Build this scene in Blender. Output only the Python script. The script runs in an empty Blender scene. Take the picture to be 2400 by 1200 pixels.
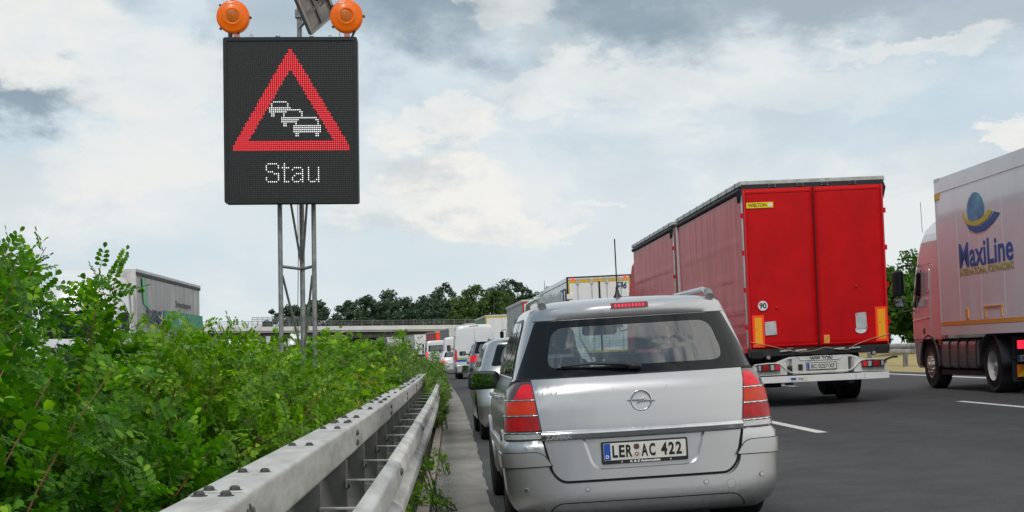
import bpy, bmesh, math, random
import numpy as np
from mathutils import Vector, Matrix
random.seed(7); np.random.seed(7)
SC = bpy.context.scene
COL = SC.collection
PI = math.pi
CAMH = 1.25
CF = 0.045            # cross slope of the carriageway (rises to the right)

# ------------------------------------------------------------------ camera
cam = bpy.data.cameras.new('camera'); co = bpy.data.objects.new('camera', cam); COL.objects.link(co)
cam.sensor_width = 36; cam.lens = 54; cam.shift_y = 0.0958
cam.clip_start = 0.05; cam.clip_end = 6000
co.matrix_world = (Matrix.Translation((0, 0, CAMH)) @ Matrix.Rotation(-0.0306, 4, 'Z')
                   @ Matrix.Rotation(PI/2, 4, 'X') @ Matrix.Rotation(-0.010, 4, 'Z'))
SC.camera = co
SC.view_settings.view_transform = 'Standard'; SC.view_settings.look = 'None'
SC.view_settings.exposure = 0.0; SC.view_settings.gamma = 1.0
SC.view_settings.use_curve_mapping = False

# ------------------------------------------------------------------ world
W = bpy.data.worlds.new('World'); SC.world = W; W.use_nodes = True
nt = W.node_tree; nt.nodes.clear()
def N(t, **k):
    n = nt.nodes.new(t)
    for a, b in k.items(): setattr(n, a, b)
    return n
def L(a, b): nt.links.new(a, b)
def val(sock, v):
    if isinstance(v, (int, float, tuple)): sock.default_value = v
    else: L(v, sock)
def M(op, a, b=None, c=None, clamp=False):
    n = N('ShaderNodeMath', operation=op, use_clamp=clamp)
    val(n.inputs[0], a)
    if b is not None: val(n.inputs[1], b)
    if c is not None: val(n.inputs[2], c)
    return n.outputs[0]
def mixc(f, a, b):
    n = N('ShaderNodeMix', data_type='RGBA'); val(n.inputs[0], f)
    for s, v in ((6, a), (7, b)):
        if isinstance(v, tuple): n.inputs[s].default_value = v + (1,)
        else: L(v, n.inputs[s])
    return n.outputs[2]
out = N('ShaderNodeOutputWorld'); bg = N('ShaderNodeBackground'); bg.inputs[1].default_value = 0.1
L(bg.outputs[0], out.inputs[0])
sky = N('ShaderNodeTexSky', sky_type='NISHITA', sun_disc=False, sun_elevation=math.radians(48),
        sun_rotation=math.radians(200), air_density=1.2, dust_density=2.0)
tc = N('ShaderNodeTexCoord'); sep = N('ShaderNodeSeparateXYZ'); L(tc.outputs['Generated'], sep.inputs[0])
mp = N('ShaderNodeMapping'); mp.inputs['Scale'].default_value = (1, 1, 1.9); L(tc.outputs['Generated'], mp.inputs[0])
def noise(scale, det=6, rough=.55, off=0.0, src=None, dist=0.0):
    n = N('ShaderNodeTexNoise', noise_dimensions='4D'); L(src or mp.outputs[0], n.inputs['Vector'])
    n.inputs['Scale'].default_value = scale; n.inputs['Detail'].default_value = det
    n.inputs['Roughness'].default_value = rough; n.inputs['W'].default_value = off
    n.inputs['Distortion'].default_value = dist
    return n.outputs[0]
n1 = noise(3.2, 7, .5, 3.1, dist=.3); n2 = noise(9.0, 9, .58, 1.3, dist=.25); n3 = noise(26, 7, .6, 8.0); n4 = noise(60, 5, .6, 5.0)
az = M('ARCTAN2', sep.outputs[0], sep.outputs[1]); el = M('ARCSINE', sep.outputs[2])
wob = M('ADD', M('ADD', M('MULTIPLY', M('SUBTRACT', n2, .5), .07), M('MULTIPLY', M('SUBTRACT', n3, .5), .07)), M('MULTIPLY', M('SUBTRACT', n4, .5), .03))
wob2 = M('ADD', M('MULTIPLY', M('SUBTRACT', n1, .5), .06), M('MULTIPLY', M('SUBTRACT', noise(24, 8, .62, 2.2), .5), .08))
azw = M('ADD', az, wob); elw = M('ADD', el, wob2)
def blob(px, py, sx, sy, lo=.25, hi=1.35):
    a = M('DIVIDE', M('SUBTRACT', azw, (px-1090)/3600), sx/3600); b = M('DIVIDE', M('SUBTRACT', elw, (830-py)/3600), sy/3600)
    d = M('SQRT', M('ADD', M('MULTIPLY', a, a), M('MULTIPLY', b, b)))
    n = N('ShaderNodeMapRange', interpolation_type='SMOOTHSTEP'); L(d, n.inputs[0])
    n.inputs[1].default_value = hi; n.inputs[2].default_value = lo; n.inputs[3].default_value = 0; n.inputs[4].default_value = 1
    return n.outputs[0]
def blobs(lst, **k):
    acc = None
    for (px, py, sx, sy, w) in lst:
        v = M('MULTIPLY', blob(px, py, sx, sy, **k), w)
        acc = v if acc is None else M('MAXIMUM', acc, v)
    return acc
def mr(v, a, b, c=0., d=1., sm=True):
    n = N('ShaderNodeMapRange'); n.interpolation_type = 'SMOOTHSTEP' if sm else 'LINEAR'
    L(v, n.inputs[0]); n.inputs[1].default_value = a; n.inputs[2].default_value = b
    n.inputs[3].default_value = c; n.inputs[4].default_value = d
    return n.outputs[0]
K = 10.0
def kc(r, g, b): return (r*K, g*K, b*K)
hor = mr(el, 0.0, .26)
base = mixc(hor, kc(.73, .80, .83), kc(.64, .74, .81))
base = mixc(mr(n1, .42, .62), base, kc(.72, .77, .80))
puff = M('MULTIPLY', mr(n2, .49, .58), mr(n1, .36, .52))
base = mixc(M('MULTIPLY', puff, .6), base, kc(.86, .87, .86))
base = mixc(M('MULTIPLY', mr(n2, .53, .38), M('MULTIPLY', mr(el, .05, .22), .55)), base, kc(.40, .50, .58))
bluem = M('MULTIPLY', blobs([(2150, 260, 420, 120, .75), (300, 640, 420, 110, .6), (1000, 620, 330, 110, .45), (760, 60, 200, 120, .8), (80, 330, 200, 70, .7)]), mr(n1, .3, .6, .5, 1.))
skyc = mixc(.45, kc(.52, .68, .80), sky.outputs[0])
base = mixc(bluem, base, kc(.53, .67, .76))
# blue gaps far from the view, towards the zenith and behind
gap = M('MULTIPLY', mr(n1, .55, .68), mr(el, .25, .5))
base = mixc(gap, base, skyc)
darkm = blobs([(990, 30, 300, 130, .95), (1480, 50, 270, 110, 1.), (1880, 20, 460, 100, .75), (1330, 120, 150, 60, .4), (60, 262, 240, 62, .95), (2300, 80, 300, 100, .5), (620, 110, 120, 150, .45), (200, 20, 220, 50, .3)])
base = mixc(M('MULTIPLY', darkm, mr(n2, .25, .6, .62, 1.)), base, kc(.25, .335, .405))
whitem = blobs([(1085, 455, 170, 80, 1.), (1050, 300, 150, 60, .85), (1180, 520, 110, 50, .9), (930, 500, 160, 60, .6), (130, 120, 220, 110, .75), (400, 230, 200, 110, .6), (2320, 345, 80, 34, .9), (1285, 530, 75, 26, .8), (1400, 490, 40, 14, .6), (380, 400, 260, 70, .5), (1190, 40, 100, 70, .5), (1700, 230, 500, 60, .35), (2140, 150, 200, 36, .6), (1330, 210, 200, 60, .5)], lo=.75, hi=1.22)
base = mixc(M('MULTIPLY', whitem, mr(n3, .30, .62, .50, 1.)), base, kc(.90, .885, .84))
shade = M('MULTIPLY', blobs([(1010, 400, 150, 60, .6), (960, 540, 260, 40, .5), (1120, 350, 60, 30, .4)]), mr(n3, .65, .4))
base = mixc(shade, base, kc(.55, .60, .64))
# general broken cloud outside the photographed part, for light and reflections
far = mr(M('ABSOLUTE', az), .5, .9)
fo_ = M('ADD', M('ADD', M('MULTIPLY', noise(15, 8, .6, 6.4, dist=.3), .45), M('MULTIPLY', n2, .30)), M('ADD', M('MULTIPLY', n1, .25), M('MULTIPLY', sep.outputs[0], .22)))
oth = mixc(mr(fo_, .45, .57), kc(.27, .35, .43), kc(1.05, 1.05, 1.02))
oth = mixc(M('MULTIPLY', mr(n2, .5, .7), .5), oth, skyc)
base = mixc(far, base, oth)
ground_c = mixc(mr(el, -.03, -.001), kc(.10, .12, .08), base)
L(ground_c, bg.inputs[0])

sun = bpy.data.lights.new('sun', 'SUN'); sun.energy = 1.5; sun.angle = math.radians(14); sun.color = (1, .96, .90)
so = bpy.data.objects.new('sun', sun); COL.objects.link(so)
so.rotation_euler = (math.radians(42), 0, math.radians(-20))

# ------------------------------------------------------------------ materials
def mat(name, col, rough=.5, metal=0., var=0., vscale=6., bump=0., bscale=60., coat=0., emit=None, estr=1., alpha=None, col2=None, stretch=(1, 1, 1), spec=.5, trans=0., detail=4):
    m = bpy.data.materials.new(name); m.use_nodes = True; t = m.node_tree; p = t.nodes['Principled BSDF']
    p.inputs['Base Color'].default_value = (*col, 1); p.inputs['Roughness'].default_value = rough
    p.inputs['Metallic'].default_value = metal; p.inputs['Coat Weight'].default_value = coat
    p.inputs['Coat Roughness'].default_value = .05; p.inputs['Specular IOR Level'].default_value = spec
    if trans: p.inputs['Transmission Weight'].default_value = trans
    if emit:
        p.inputs['Emission Color'].default_value = (*emit, 1); p.inputs['Emission Strength'].default_value = estr
    if alpha is not None: p.inputs['Alpha'].default_value = alpha
    if var or bump:
        tcn = t.nodes.new('ShaderNodeTexCoord'); mpn = t.nodes.new('ShaderNodeMapping'); mpn.inputs['Scale'].default_value = stretch
        t.links.new(tcn.outputs['Object'], mpn.inputs[0])
    if var:
        n = t.nodes.new('ShaderNodeTexNoise'); n.inputs['Scale'].default_value = vscale; n.inputs['Detail'].default_value = detail+2; n.inputs['Roughness'].default_value = .6
        t.links.new(mpn.outputs[0], n.inputs['Vector'])
        r = t.nodes.new('ShaderNodeMapRange'); r.inputs[1].default_value = .35; r.inputs[2].default_value = .68; t.links.new(n.outputs[0], r.inputs[0])
        mx = t.nodes.new('ShaderNodeMix'); mx.data_type = 'RGBA'
        c2 = col2 or tuple(max(0, c*(1-var)) for c in col); c1 = col if col2 else tuple(min(1, c*(1+var*.5)) for c in col)
        mx.inputs[6].default_value = (*c1, 1); mx.inputs[7].default_value = (*c2, 1)
        t.links.new(r.outputs[0], mx.inputs[0]); t.links.new(mx.outputs[2], p.inputs['Base Color'])
        rr = t.nodes.new('ShaderNodeMapRange'); rr.inputs[3].default_value = max(0, rough-.06); rr.inputs[4].default_value = min(1, rough+.1)
        t.links.new(n.outputs[0], rr.inputs[0]); t.links.new(rr.outputs[0], p.inputs['Roughness'])
    if bump:
        n = t.nodes.new('ShaderNodeTexNoise'); n.inputs['Scale'].default_value = bscale; n.inputs['Detail'].default_value = detail
        t.links.new(mpn.outputs[0], n.inputs['Vector'])
        b = t.nodes.new('ShaderNodeBump'); b.inputs['Strength'].default_value = bump; b.inputs['Distance'].default_value = .01
        t.links.new(n.outputs[0], b.inputs['Height']); t.links.new(b.outputs[0], p.inputs['Normal'])
    return m
def leafmat(name, c1, c2, c3=None, yellow=0., transl=.35, rough=.5):
    m = bpy.data.materials.new(name); m.use_nodes = True; t = m.node_tree; t.nodes.clear()
    o = t.nodes.new('ShaderNodeOutputMaterial'); p = t.nodes.new('ShaderNodeBsdfPrincipled'); tr = t.nodes.new('ShaderNodeBsdfTranslucent')
    mix = t.nodes.new('ShaderNodeMixShader'); mix.inputs[0].default_value = transl
    g = t.nodes.new('ShaderNodeNewGeometry'); tcn = t.nodes.new('ShaderNodeTexCoord')
    cr = t.nodes.new('ShaderNodeValToRGB'); e = cr.color_ramp.elements
    e[0].position = 0; e[0].color = (*c1, 1); e[1].position = .8; e[1].color = (*c2, 1)
    c3 = c3 or tuple(min(1, x*1.5) for x in c2)
    x = e.new(.97-yellow); x.color = (*c3, 1)
    if yellow: y = e.new(1.); y.color = (.60, .36, .03, 1)
    n = t.nodes.new('ShaderNodeTexNoise'); n.inputs['Scale'].default_value = 2.2; n.inputs['Detail'].default_value = 3
    t.links.new(tcn.outputs['Object'], n.inputs['Vector'])
    ad = t.nodes.new('ShaderNodeMath'); ad.operation = 'MULTIPLY_ADD'; ad.inputs[1].default_value = .75
    sb = t.nodes.new('ShaderNodeMath'); sb.operation = 'MULTIPLY_ADD'; sb.inputs[1].default_value = 1.3; sb.inputs[2].default_value = -.52
    t.links.new(n.outputs[0], sb.inputs[0]); t.links.new(g.outputs['Random Per Island'], ad.inputs[0]); t.links.new(sb.outputs[0], ad.inputs[2])
    cl = t.nodes.new('ShaderNodeClamp'); t.links.new(ad.outputs[0], cl.inputs[0]); t.links.new(cl.outputs[0], cr.inputs[0])
    if yellow: t.links.new(g.outputs['Random Per Island'], cr.inputs[0])
    t.links.new(cr.outputs[0], p.inputs['Base Color']); p.inputs['Roughness'].default_value = rough; p.inputs['Specular IOR Level'].default_value = .28
    tc2 = t.nodes.new('ShaderNodeMix'); tc2.data_type = 'RGBA'; tc2.blend_type = 'MULTIPLY'; tc2.inputs[0].default_value = 1
    t.links.new(cr.outputs[0], tc2.inputs[6]); tc2.inputs[7].default_value = (1.6, 2.0, .5, 1); t.links.new(tc2.outputs[2], tr.inputs[0])
    t.links.new(p.outputs[0], mix.inputs[1]); t.links.new(tr.outputs[0], mix.inputs[2]); t.links.new(mix.outputs[0], o.inputs[0])
    return m
def glassmat(name, tint, refl=.12, opacity=0., rough=.02):
    m = bpy.data.materials.new(name); m.use_nodes = True; t = m.node_tree; t.nodes.clear()
    o = t.nodes.new('ShaderNodeOutputMaterial'); tr = t.nodes.new('ShaderNodeBsdfTransparent'); gl = t.nodes.new('ShaderNodeBsdfGlossy')
    tr.inputs[0].default_value = (*tint, 1); gl.inputs['Roughness'].default_value = rough
    f = t.nodes.new('ShaderNodeLayerWeight'); f.inputs[0].default_value = .5
    pw = t.nodes.new('ShaderNodeMath'); pw.operation = 'POWER'; pw.inputs[1].default_value = 5; t.links.new(f.outputs['Facing'], pw.inputs[0])
    a = t.nodes.new('ShaderNodeMath'); a.operation = 'MULTIPLY_ADD'; a.inputs[1].default_value = .9-refl; a.inputs[2].default_value = .04+refl; t.links.new(pw.outputs[0], a.inputs[0])
    mx = t.nodes.new('ShaderNodeMixShader'); t.links.new(a.outputs[0], mx.inputs[0]); t.links.new(tr.outputs[0], mx.inputs[1]); t.links.new(gl.outputs[0], mx.inputs[2])
    t.links.new(mx.outputs[0], o.inputs[0]); return m

def roadmat():
    m = bpy.data.materials.new('asphalt'); m.use_nodes = True; t = m.node_tree; p = t.nodes['Principled BSDF']
    tcn = t.nodes.new('ShaderNodeTexCoord')
    def nz(sc, det, st=(1, 1, 1)):
        mpn = t.nodes.new('ShaderNodeMapping'); mpn.inputs['Scale'].default_value = st; t.links.new(tcn.outputs['Object'], mpn.inputs[0])
        n = t.nodes.new('ShaderNodeTexNoise'); n.inputs['Scale'].default_value = sc; n.inputs['Detail'].default_value = det; n.inputs['Roughness'].default_value = .65; t.links.new(mpn.outputs[0], n.inputs['Vector']); return n.outputs[0]
    def rng(v, a, b, c, d):
        r = t.nodes.new('ShaderNodeMapRange'); t.links.new(v, r.inputs[0]); r.inputs[1].default_value = a; r.inputs[2].default_value = b; r.inputs[3].default_value = c; r.inputs[4].default_value = d; return r.outputs[0]
    def mul(a, b):
        q = t.nodes.new('ShaderNodeMath'); q.operation = 'MULTIPLY'; t.links.new(a, q.inputs[0]); t.links.new(b, q.inputs[1]); return q.outputs[0]
    a = rng(nz(.35, 4, (1, .12, 1)), .3, .7, .68, 1.28)       # long wheel tracks and wear
    b = rng(nz(2.4, 5), .3, .7, .80, 1.2)
    c = rng(nz(75, 3), .3, .75, .62, 1.5)                     # stones
    d = rng(nz(190, 2), .35, .75, .7, 1.45)
    v = mul(mul(a, b), mul(c, d))
    cm = t.nodes.new('ShaderNodeMix'); cm.data_type = 'RGBA'; cm.blend_type = 'MULTIPLY'; cm.inputs[0].default_value = 1
    cc = t.nodes.new('ShaderNodeCombineColor'); [t.links.new(v, cc.inputs[i]) for i in range(3)]
    cm.inputs[6].default_value = (.059, .0595, .0615, 1); t.links.new(cc.outputs[0], cm.inputs[7])
    # light stone chips lying in the surface
    vo = t.nodes.new('ShaderNodeTexVoronoi'); vo.inputs['Scale'].default_value = 14; t.links.new(tcn.outputs['Object'], vo.inputs['Vector'])
    ch = rng(vo.outputs['Distance'], .055, .03, 0, 1)
    mx = t.nodes.new('ShaderNodeMix'); mx.data_type = 'RGBA'; sel = t.nodes.new('ShaderNodeSeparateColor'); t.links.new(vo.outputs['Color'], sel.inputs[0])
    t.links.new(mul(ch, rng(sel.outputs[0], .86, .9, 0, .8)), mx.inputs[0]); t.links.new(cm.outputs[2], mx.inputs[6]); mx.inputs[7].default_value = (.34, .33, .31, 1)
    t.links.new(mx.outputs[2], p.inputs['Base Color']); p.inputs['Roughness'].default_value = .82; p.inputs['Specular IOR Level'].default_value = .3
    bb = t.nodes.new('ShaderNodeBump'); bb.inputs['Strength'].default_value = .6; bb.inputs['Distance'].default_value = .004; t.links.new(nz(140, 3), bb.inputs['Height']); t.links.new(bb.outputs[0], p.inputs['Normal'])
    return m

MT = {}
def mk(k, *a, **kw): MT[k] = mat(k, *a, **kw)
MT['asphalt'] = roadmat()
mk('concrete_gutter', (.30, .285, .26), .9, var=.38, vscale=1.7, bump=.5, bscale=60, detail=6, stretch=(1, .5, 1), col2=(.17, .16, .145))
mk('kerb', (.36, .31, .25), .9, var=.3, vscale=8, bump=.5, bscale=70)
mk('bitumen', (.022, .022, .022), .7)
mk('kerb_grit', (.13, .115, .095), .9, var=.7, vscale=40)
mk('soil', (.05, .045, .03), .95, var=.5, vscale=5, bump=1, bscale=20)
mk('grass_ground', (.07, .10, .03), .95, var=.6, vscale=.5, bump=.8, bscale=12, col2=(.11, .11, .05))
mk('straw_ground', (.46, .36, .15), .95, var=.4, vscale=3, bump=1, bscale=14, col2=(.34, .27, .12))
mk('road_paint', (.70, .70, .66), .6, var=.35, vscale=18, bump=.3, bscale=120)
mk('galv', (.55, .54, .51), .55, .25, var=.32, vscale=5, stretch=(1.5, .5, 2.5), bump=.05, bscale=120)
mk('galv_dark', (.24, .24, .235), .6, .25, var=.3, vscale=5)
mk('galv_pole', (.30, .305, .30), .5, .5, var=.35, vscale=14)
mk('bolt', (.10, .10, .095), .55, .6, var=.4, vscale=60)
mk('black_plastic', (.015, .016, .018), .45)
mk('black_rubber', (.012, .012, .012), .75)
mk('black_gloss', (.006, .007, .009), .05, spec=.38)
mk('tyre', (.022, .022, .022), .85, var=.4, vscale=20)
mk('silver_paint', (.515, .52, .53), .34, .86, coat=.75, bump=.02, bscale=700)
mk('silver_dirty', (.44, .45, .46), .34, .7, coat=.5, var=.16, vscale=4)
mk('white_paint', (.76, .77, .78), .25, coat=.6, var=.05, vscale=3)
mk('white_clean', (.80, .80, .79), .4, var=.06, vscale=3)
mk('white_dirty', (.66, .65, .62), .5, var=.22, vscale=4, stretch=(1, 1, .5))
mk('trailer_white', (.74, .75, .77), .30, coat=.5, var=.07, vscale=1.2)
mk('cab_white', (.74, .72, .72), .20, .5, coat=1., var=.04)
mk('tank_metal', (.42, .41, .41), .28, .8, var=.2, vscale=6)
mk('dark_car', (.045, .05, .058), .2, .3, coat=1.)
mk('suv_paint', (.20, .215, .235), .25, .6, coat=1.)
mk('chrome', (.72, .73, .75), .10, 1.0, var=.12, vscale=12)
mk('chrome_rough', (.62, .63, .65), .28, 1.0)
mk('seam', (.006, .006, .006), .7)
mk('interior', (.03, .032, .036), .8)
mk('headliner', (.33, .34, .34), .9)
mk('lamp_red', (.36, .001, .004), .25, coat=.25, spec=.3, emit=(1, .01, .01), estr=.04, var=.5, vscale=11, bump=.35, bscale=160)
mk('lamp_red_lit', (.48, .003, .014), .25, coat=.25, spec=.3, emit=(1, .03, .05), estr=.25, var=.45, vscale=12, bump=.3, bscale=160)
mk('lamp_amber', (.50, .035, .003), .25, coat=.25, spec=.3, emit=(1, .1, .01), estr=.07, var=.6, vscale=12, col2=(.50, .008, .006), bump=.35, bscale=160)
mk('lamp_clear', (.55, .56, .57), .15, .6, coat=1., bump=.4, bscale=120)
mk('lamp_smoke', (.10, .055, .055), .12, .4, coat=.8)
mk('led_red', (.6, .01, .02), .3, emit=(1, .02, .05), estr=2.2)
mk('brake_on', (.6, .01, .02), .3, emit=(1, .02, .05), estr=1.4)
mk('third_brake', (.20, .008, .02), .2, coat=1.)
mk('plate_white', (.70, .69, .64), .45, var=.1, vscale=20)
mk('plate_blue', (.01, .08, .42), .4)
mk('ua_yellow', (.75, .55, .03), .4)
mk('ink_black', (.008, .008, .009), .5)
mk('ink_white', (.8, .8, .8), .5)
mk('ink_blue', (.005, .11, .36), .5)
mk('ink_navy', (.02, .03, .12), .5)
mk('ink_olive', (.42, .36, .10), .5)
mk('logo_blue', (.01, .15, .38), .45, var=.4, vscale=3.2, col2=(.14, .42, .58))
mk('logo_yellow', (.62, .56, .03), .5)
mk('red_rear', (.60, .0020, .005), .5, spec=.22, var=.16, vscale=1.6, bump=.04, bscale=30)
mk('red_curtain', (.64, .018, .026), .48, spec=.42, var=.16, vscale=2.2, bump=.06, bscale=22, stretch=(1, 1, .25), coat=.15)
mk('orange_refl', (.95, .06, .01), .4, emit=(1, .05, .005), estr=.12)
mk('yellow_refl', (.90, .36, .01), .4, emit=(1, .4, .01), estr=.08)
mk('orange_sticker', (.85, .36, .06), .5)
mk('yellow_sign', (.88, .66, .01), .45)
mk('yellow_frame', (.72, .45, .02), .5, var=.15)
mk('plate_silver', (.60, .61, .61), .4, .3, var=.12, vscale=8)
mk('roof_rail', (.52, .52, .50), .45, .4, var=.3, vscale=6)
mk('tarp_grey', (.36, .36, .365), .45, var=.25, vscale=2, bump=.2, bscale=8, stretch=(1, 1, .2))
mk('tarp_beige', (.40, .39, .37), .5, var=.25, vscale=1.5, stretch=(1, 1, .3))
mk('tarp_orange', (.55, .27, .10), .5, var=.2)
mk('tarp_green', (.10, .26, .09), .5, var=.25, vscale=2)
mk('tarp_darkgrey', (.20, .205, .21), .5, var=.2)
mk('ink_green', (.02, .28, .15), .5, var=.2, vscale=5)
mk('green_light', (.10, .45, .20), .5)
mk('ink_fade', (.20, .24, .21), .6)
mk('red_far', (.45, .02, .02), .5)
mk('dark_metal', (.035, .036, .038), .6, .2, var=.4, vscale=8)
mk('chassis', (.05, .048, .046), .7, var=.5, vscale=5)
mk('board', (.014, .017, .019), .45, var=.15, vscale=30)
mk('board_face', (.008, .010, .011), .55)
mk('led_off', (.16, .17, .17), .35)
mk('led_white', (.9, .9, .9), .3, emit=(1, 1, 1), estr=.9)
mk('led_red_sign', (.8, .02, .04), .3, emit=(1, .02, .035), estr=.95)
mk('lens_orange', (.88, .15, .001), .3, spec=.3, coat=.2, var=.10, vscale=4, emit=(1, .2, 0), estr=.10, bump=.25, bscale=200)
mk('lens_orange_dark', (.50, .12, .004), .3, spec=.3, coat=.2, emit=(1, .2, 0), estr=.04, bump=.2, bscale=200)
mk('pink_bracket', (.60, .22, .20), .5)
mk('panel_back', (.38, .37, .35), .5, .5, var=.35, vscale=8)
mk('cable', (.10, .05, .04), .6)
mk('bridge_concrete', (.74, .72, .70), .8, var=.12, vscale=.3)
mk('bridge_dark', (.07, .065, .06), .8, var=.3, vscale=.3)
mk('bark', (.09, .07, .05), .9, var=.4, vscale=8)
mk('birch_bark', (.42, .40, .37), .8, var=.6, vscale=4)
mk('stem_red', (.20, .062, .024), .6, var=.4, vscale=30)
mk('stem_green', (.07, .11, .025), .6, var=.3, vscale=30)
mk('stem_brown', (.12, .08, .04), .7, var=.3, vscale=30)
mk('rope', (.50, .34, .22), .8)
mk('stripe_green', (.42, .55, .02), .4)
mk('stripe_blue', (.01, .12, .50), .4)
mk('hivis_orange', (.85, .22, .01), .4)
mk('hivis_yellow', (.85, .55, .02), .4)
MT['leaf_senna'] = leafmat('leaf_senna', (.016, .085, .004), (.095, .250, .006), (.26, .46, .02), transl=.33)
MT['leaf_senna_far'] = leafmat('leaf_senna_far', (.024, .095, .004), (.155, .310, .006), (.34, .50, .02), transl=.33)
MT['leaf_maple'] = leafmat('leaf_maple', (.030, .105, .005), (.180, .350, .010), (.38, .54, .03), transl=.38)
MT['leaf_maple_yellow'] = leafmat('leaf_maple_yellow', (.20, .26, .02), (.40, .34, .03), (.60, .22, .05), transl=.38)
MT['leaf_mugwort'] = leafmat('leaf_mugwort', (.060, .14, .020), (.17, .27, .06), (.42, .48, .22), transl=.3)
MT['leaf_tree_dark'] = leafmat('leaf_tree_dark', (.034, .066, .044), (.070, .115, .066), transl=.12, rough=.7)
MT['leaf_tree_mid'] = leafmat('leaf_tree_mid', (.035, .075, .020), (.075, .13, .03), transl=.15, rough=.7)
MT['leaf_tree_birch'] = leafmat('leaf_tree_birch', (.036, .074, .018), (.080, .130, .03), transl=.15, rough=.7)
MT['leaf_tree_near'] = leafmat('leaf_tree_near', (.020, .060, .008), (.070, .16, .012), (.15, .27, .03), transl=.3)
MT['glass_rear'] = glassmat('glass_rear', (.44, .56, .56), .21)
MT['glass_clear'] = glassmat('glass_clear', (.80, .88, .88), .03)
MT['glass_tint'] = glassmat('glass_tint', (.20, .24, .25), .08)
MT['mirror'] = mat('mirror', (.24, .27, .27), .02, 1.)

# ------------------------------------------------------------------ object helpers
def link(o, parent=None):
    COL.objects.link(o)
    if parent is not None: o.parent = parent
    return o
def thing(name, label, cat, X=None, s=None, loc=None, yaw=0., lean=None, group=None, z=0.):
    o = bpy.data.objects.new(name, None); COL.objects.link(o); o.empty_display_size = .2
    if loc is not None: o.location = loc; o.rotation_euler = (0, 0, yaw)
    else:
        p = road(X, s); o.location = (p[0], p[1], p[2]+z)
        o.rotation_euler = (0, -(CF if lean is None else lean), heading(s)+yaw)
    o['label'] = label; o['category'] = cat
    if group: o['group'] = group
    return o
def tag(o, label, cat, group=None):
    o['label'] = label; o['category'] = cat
    if group: o['group'] = group
    return o
def off(s): return s*s/4600. + max(0., s-150.)**2/3000.
def heading(s): return s/2300. + max(0., s-150.)/1500.
def ground_z(X):
    # crowned carriageways, flat median at the left edge of ours
    if X >= -.3: return CF*X
    if X > -4.5: return CF*-.3
    return CF*-.3 + (-4.5-X)*.0
def road(X, s):
    h = heading(s)
    return (-off(s)+X*math.cos(h), s+X*math.sin(h), ground_z(X))

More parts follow.
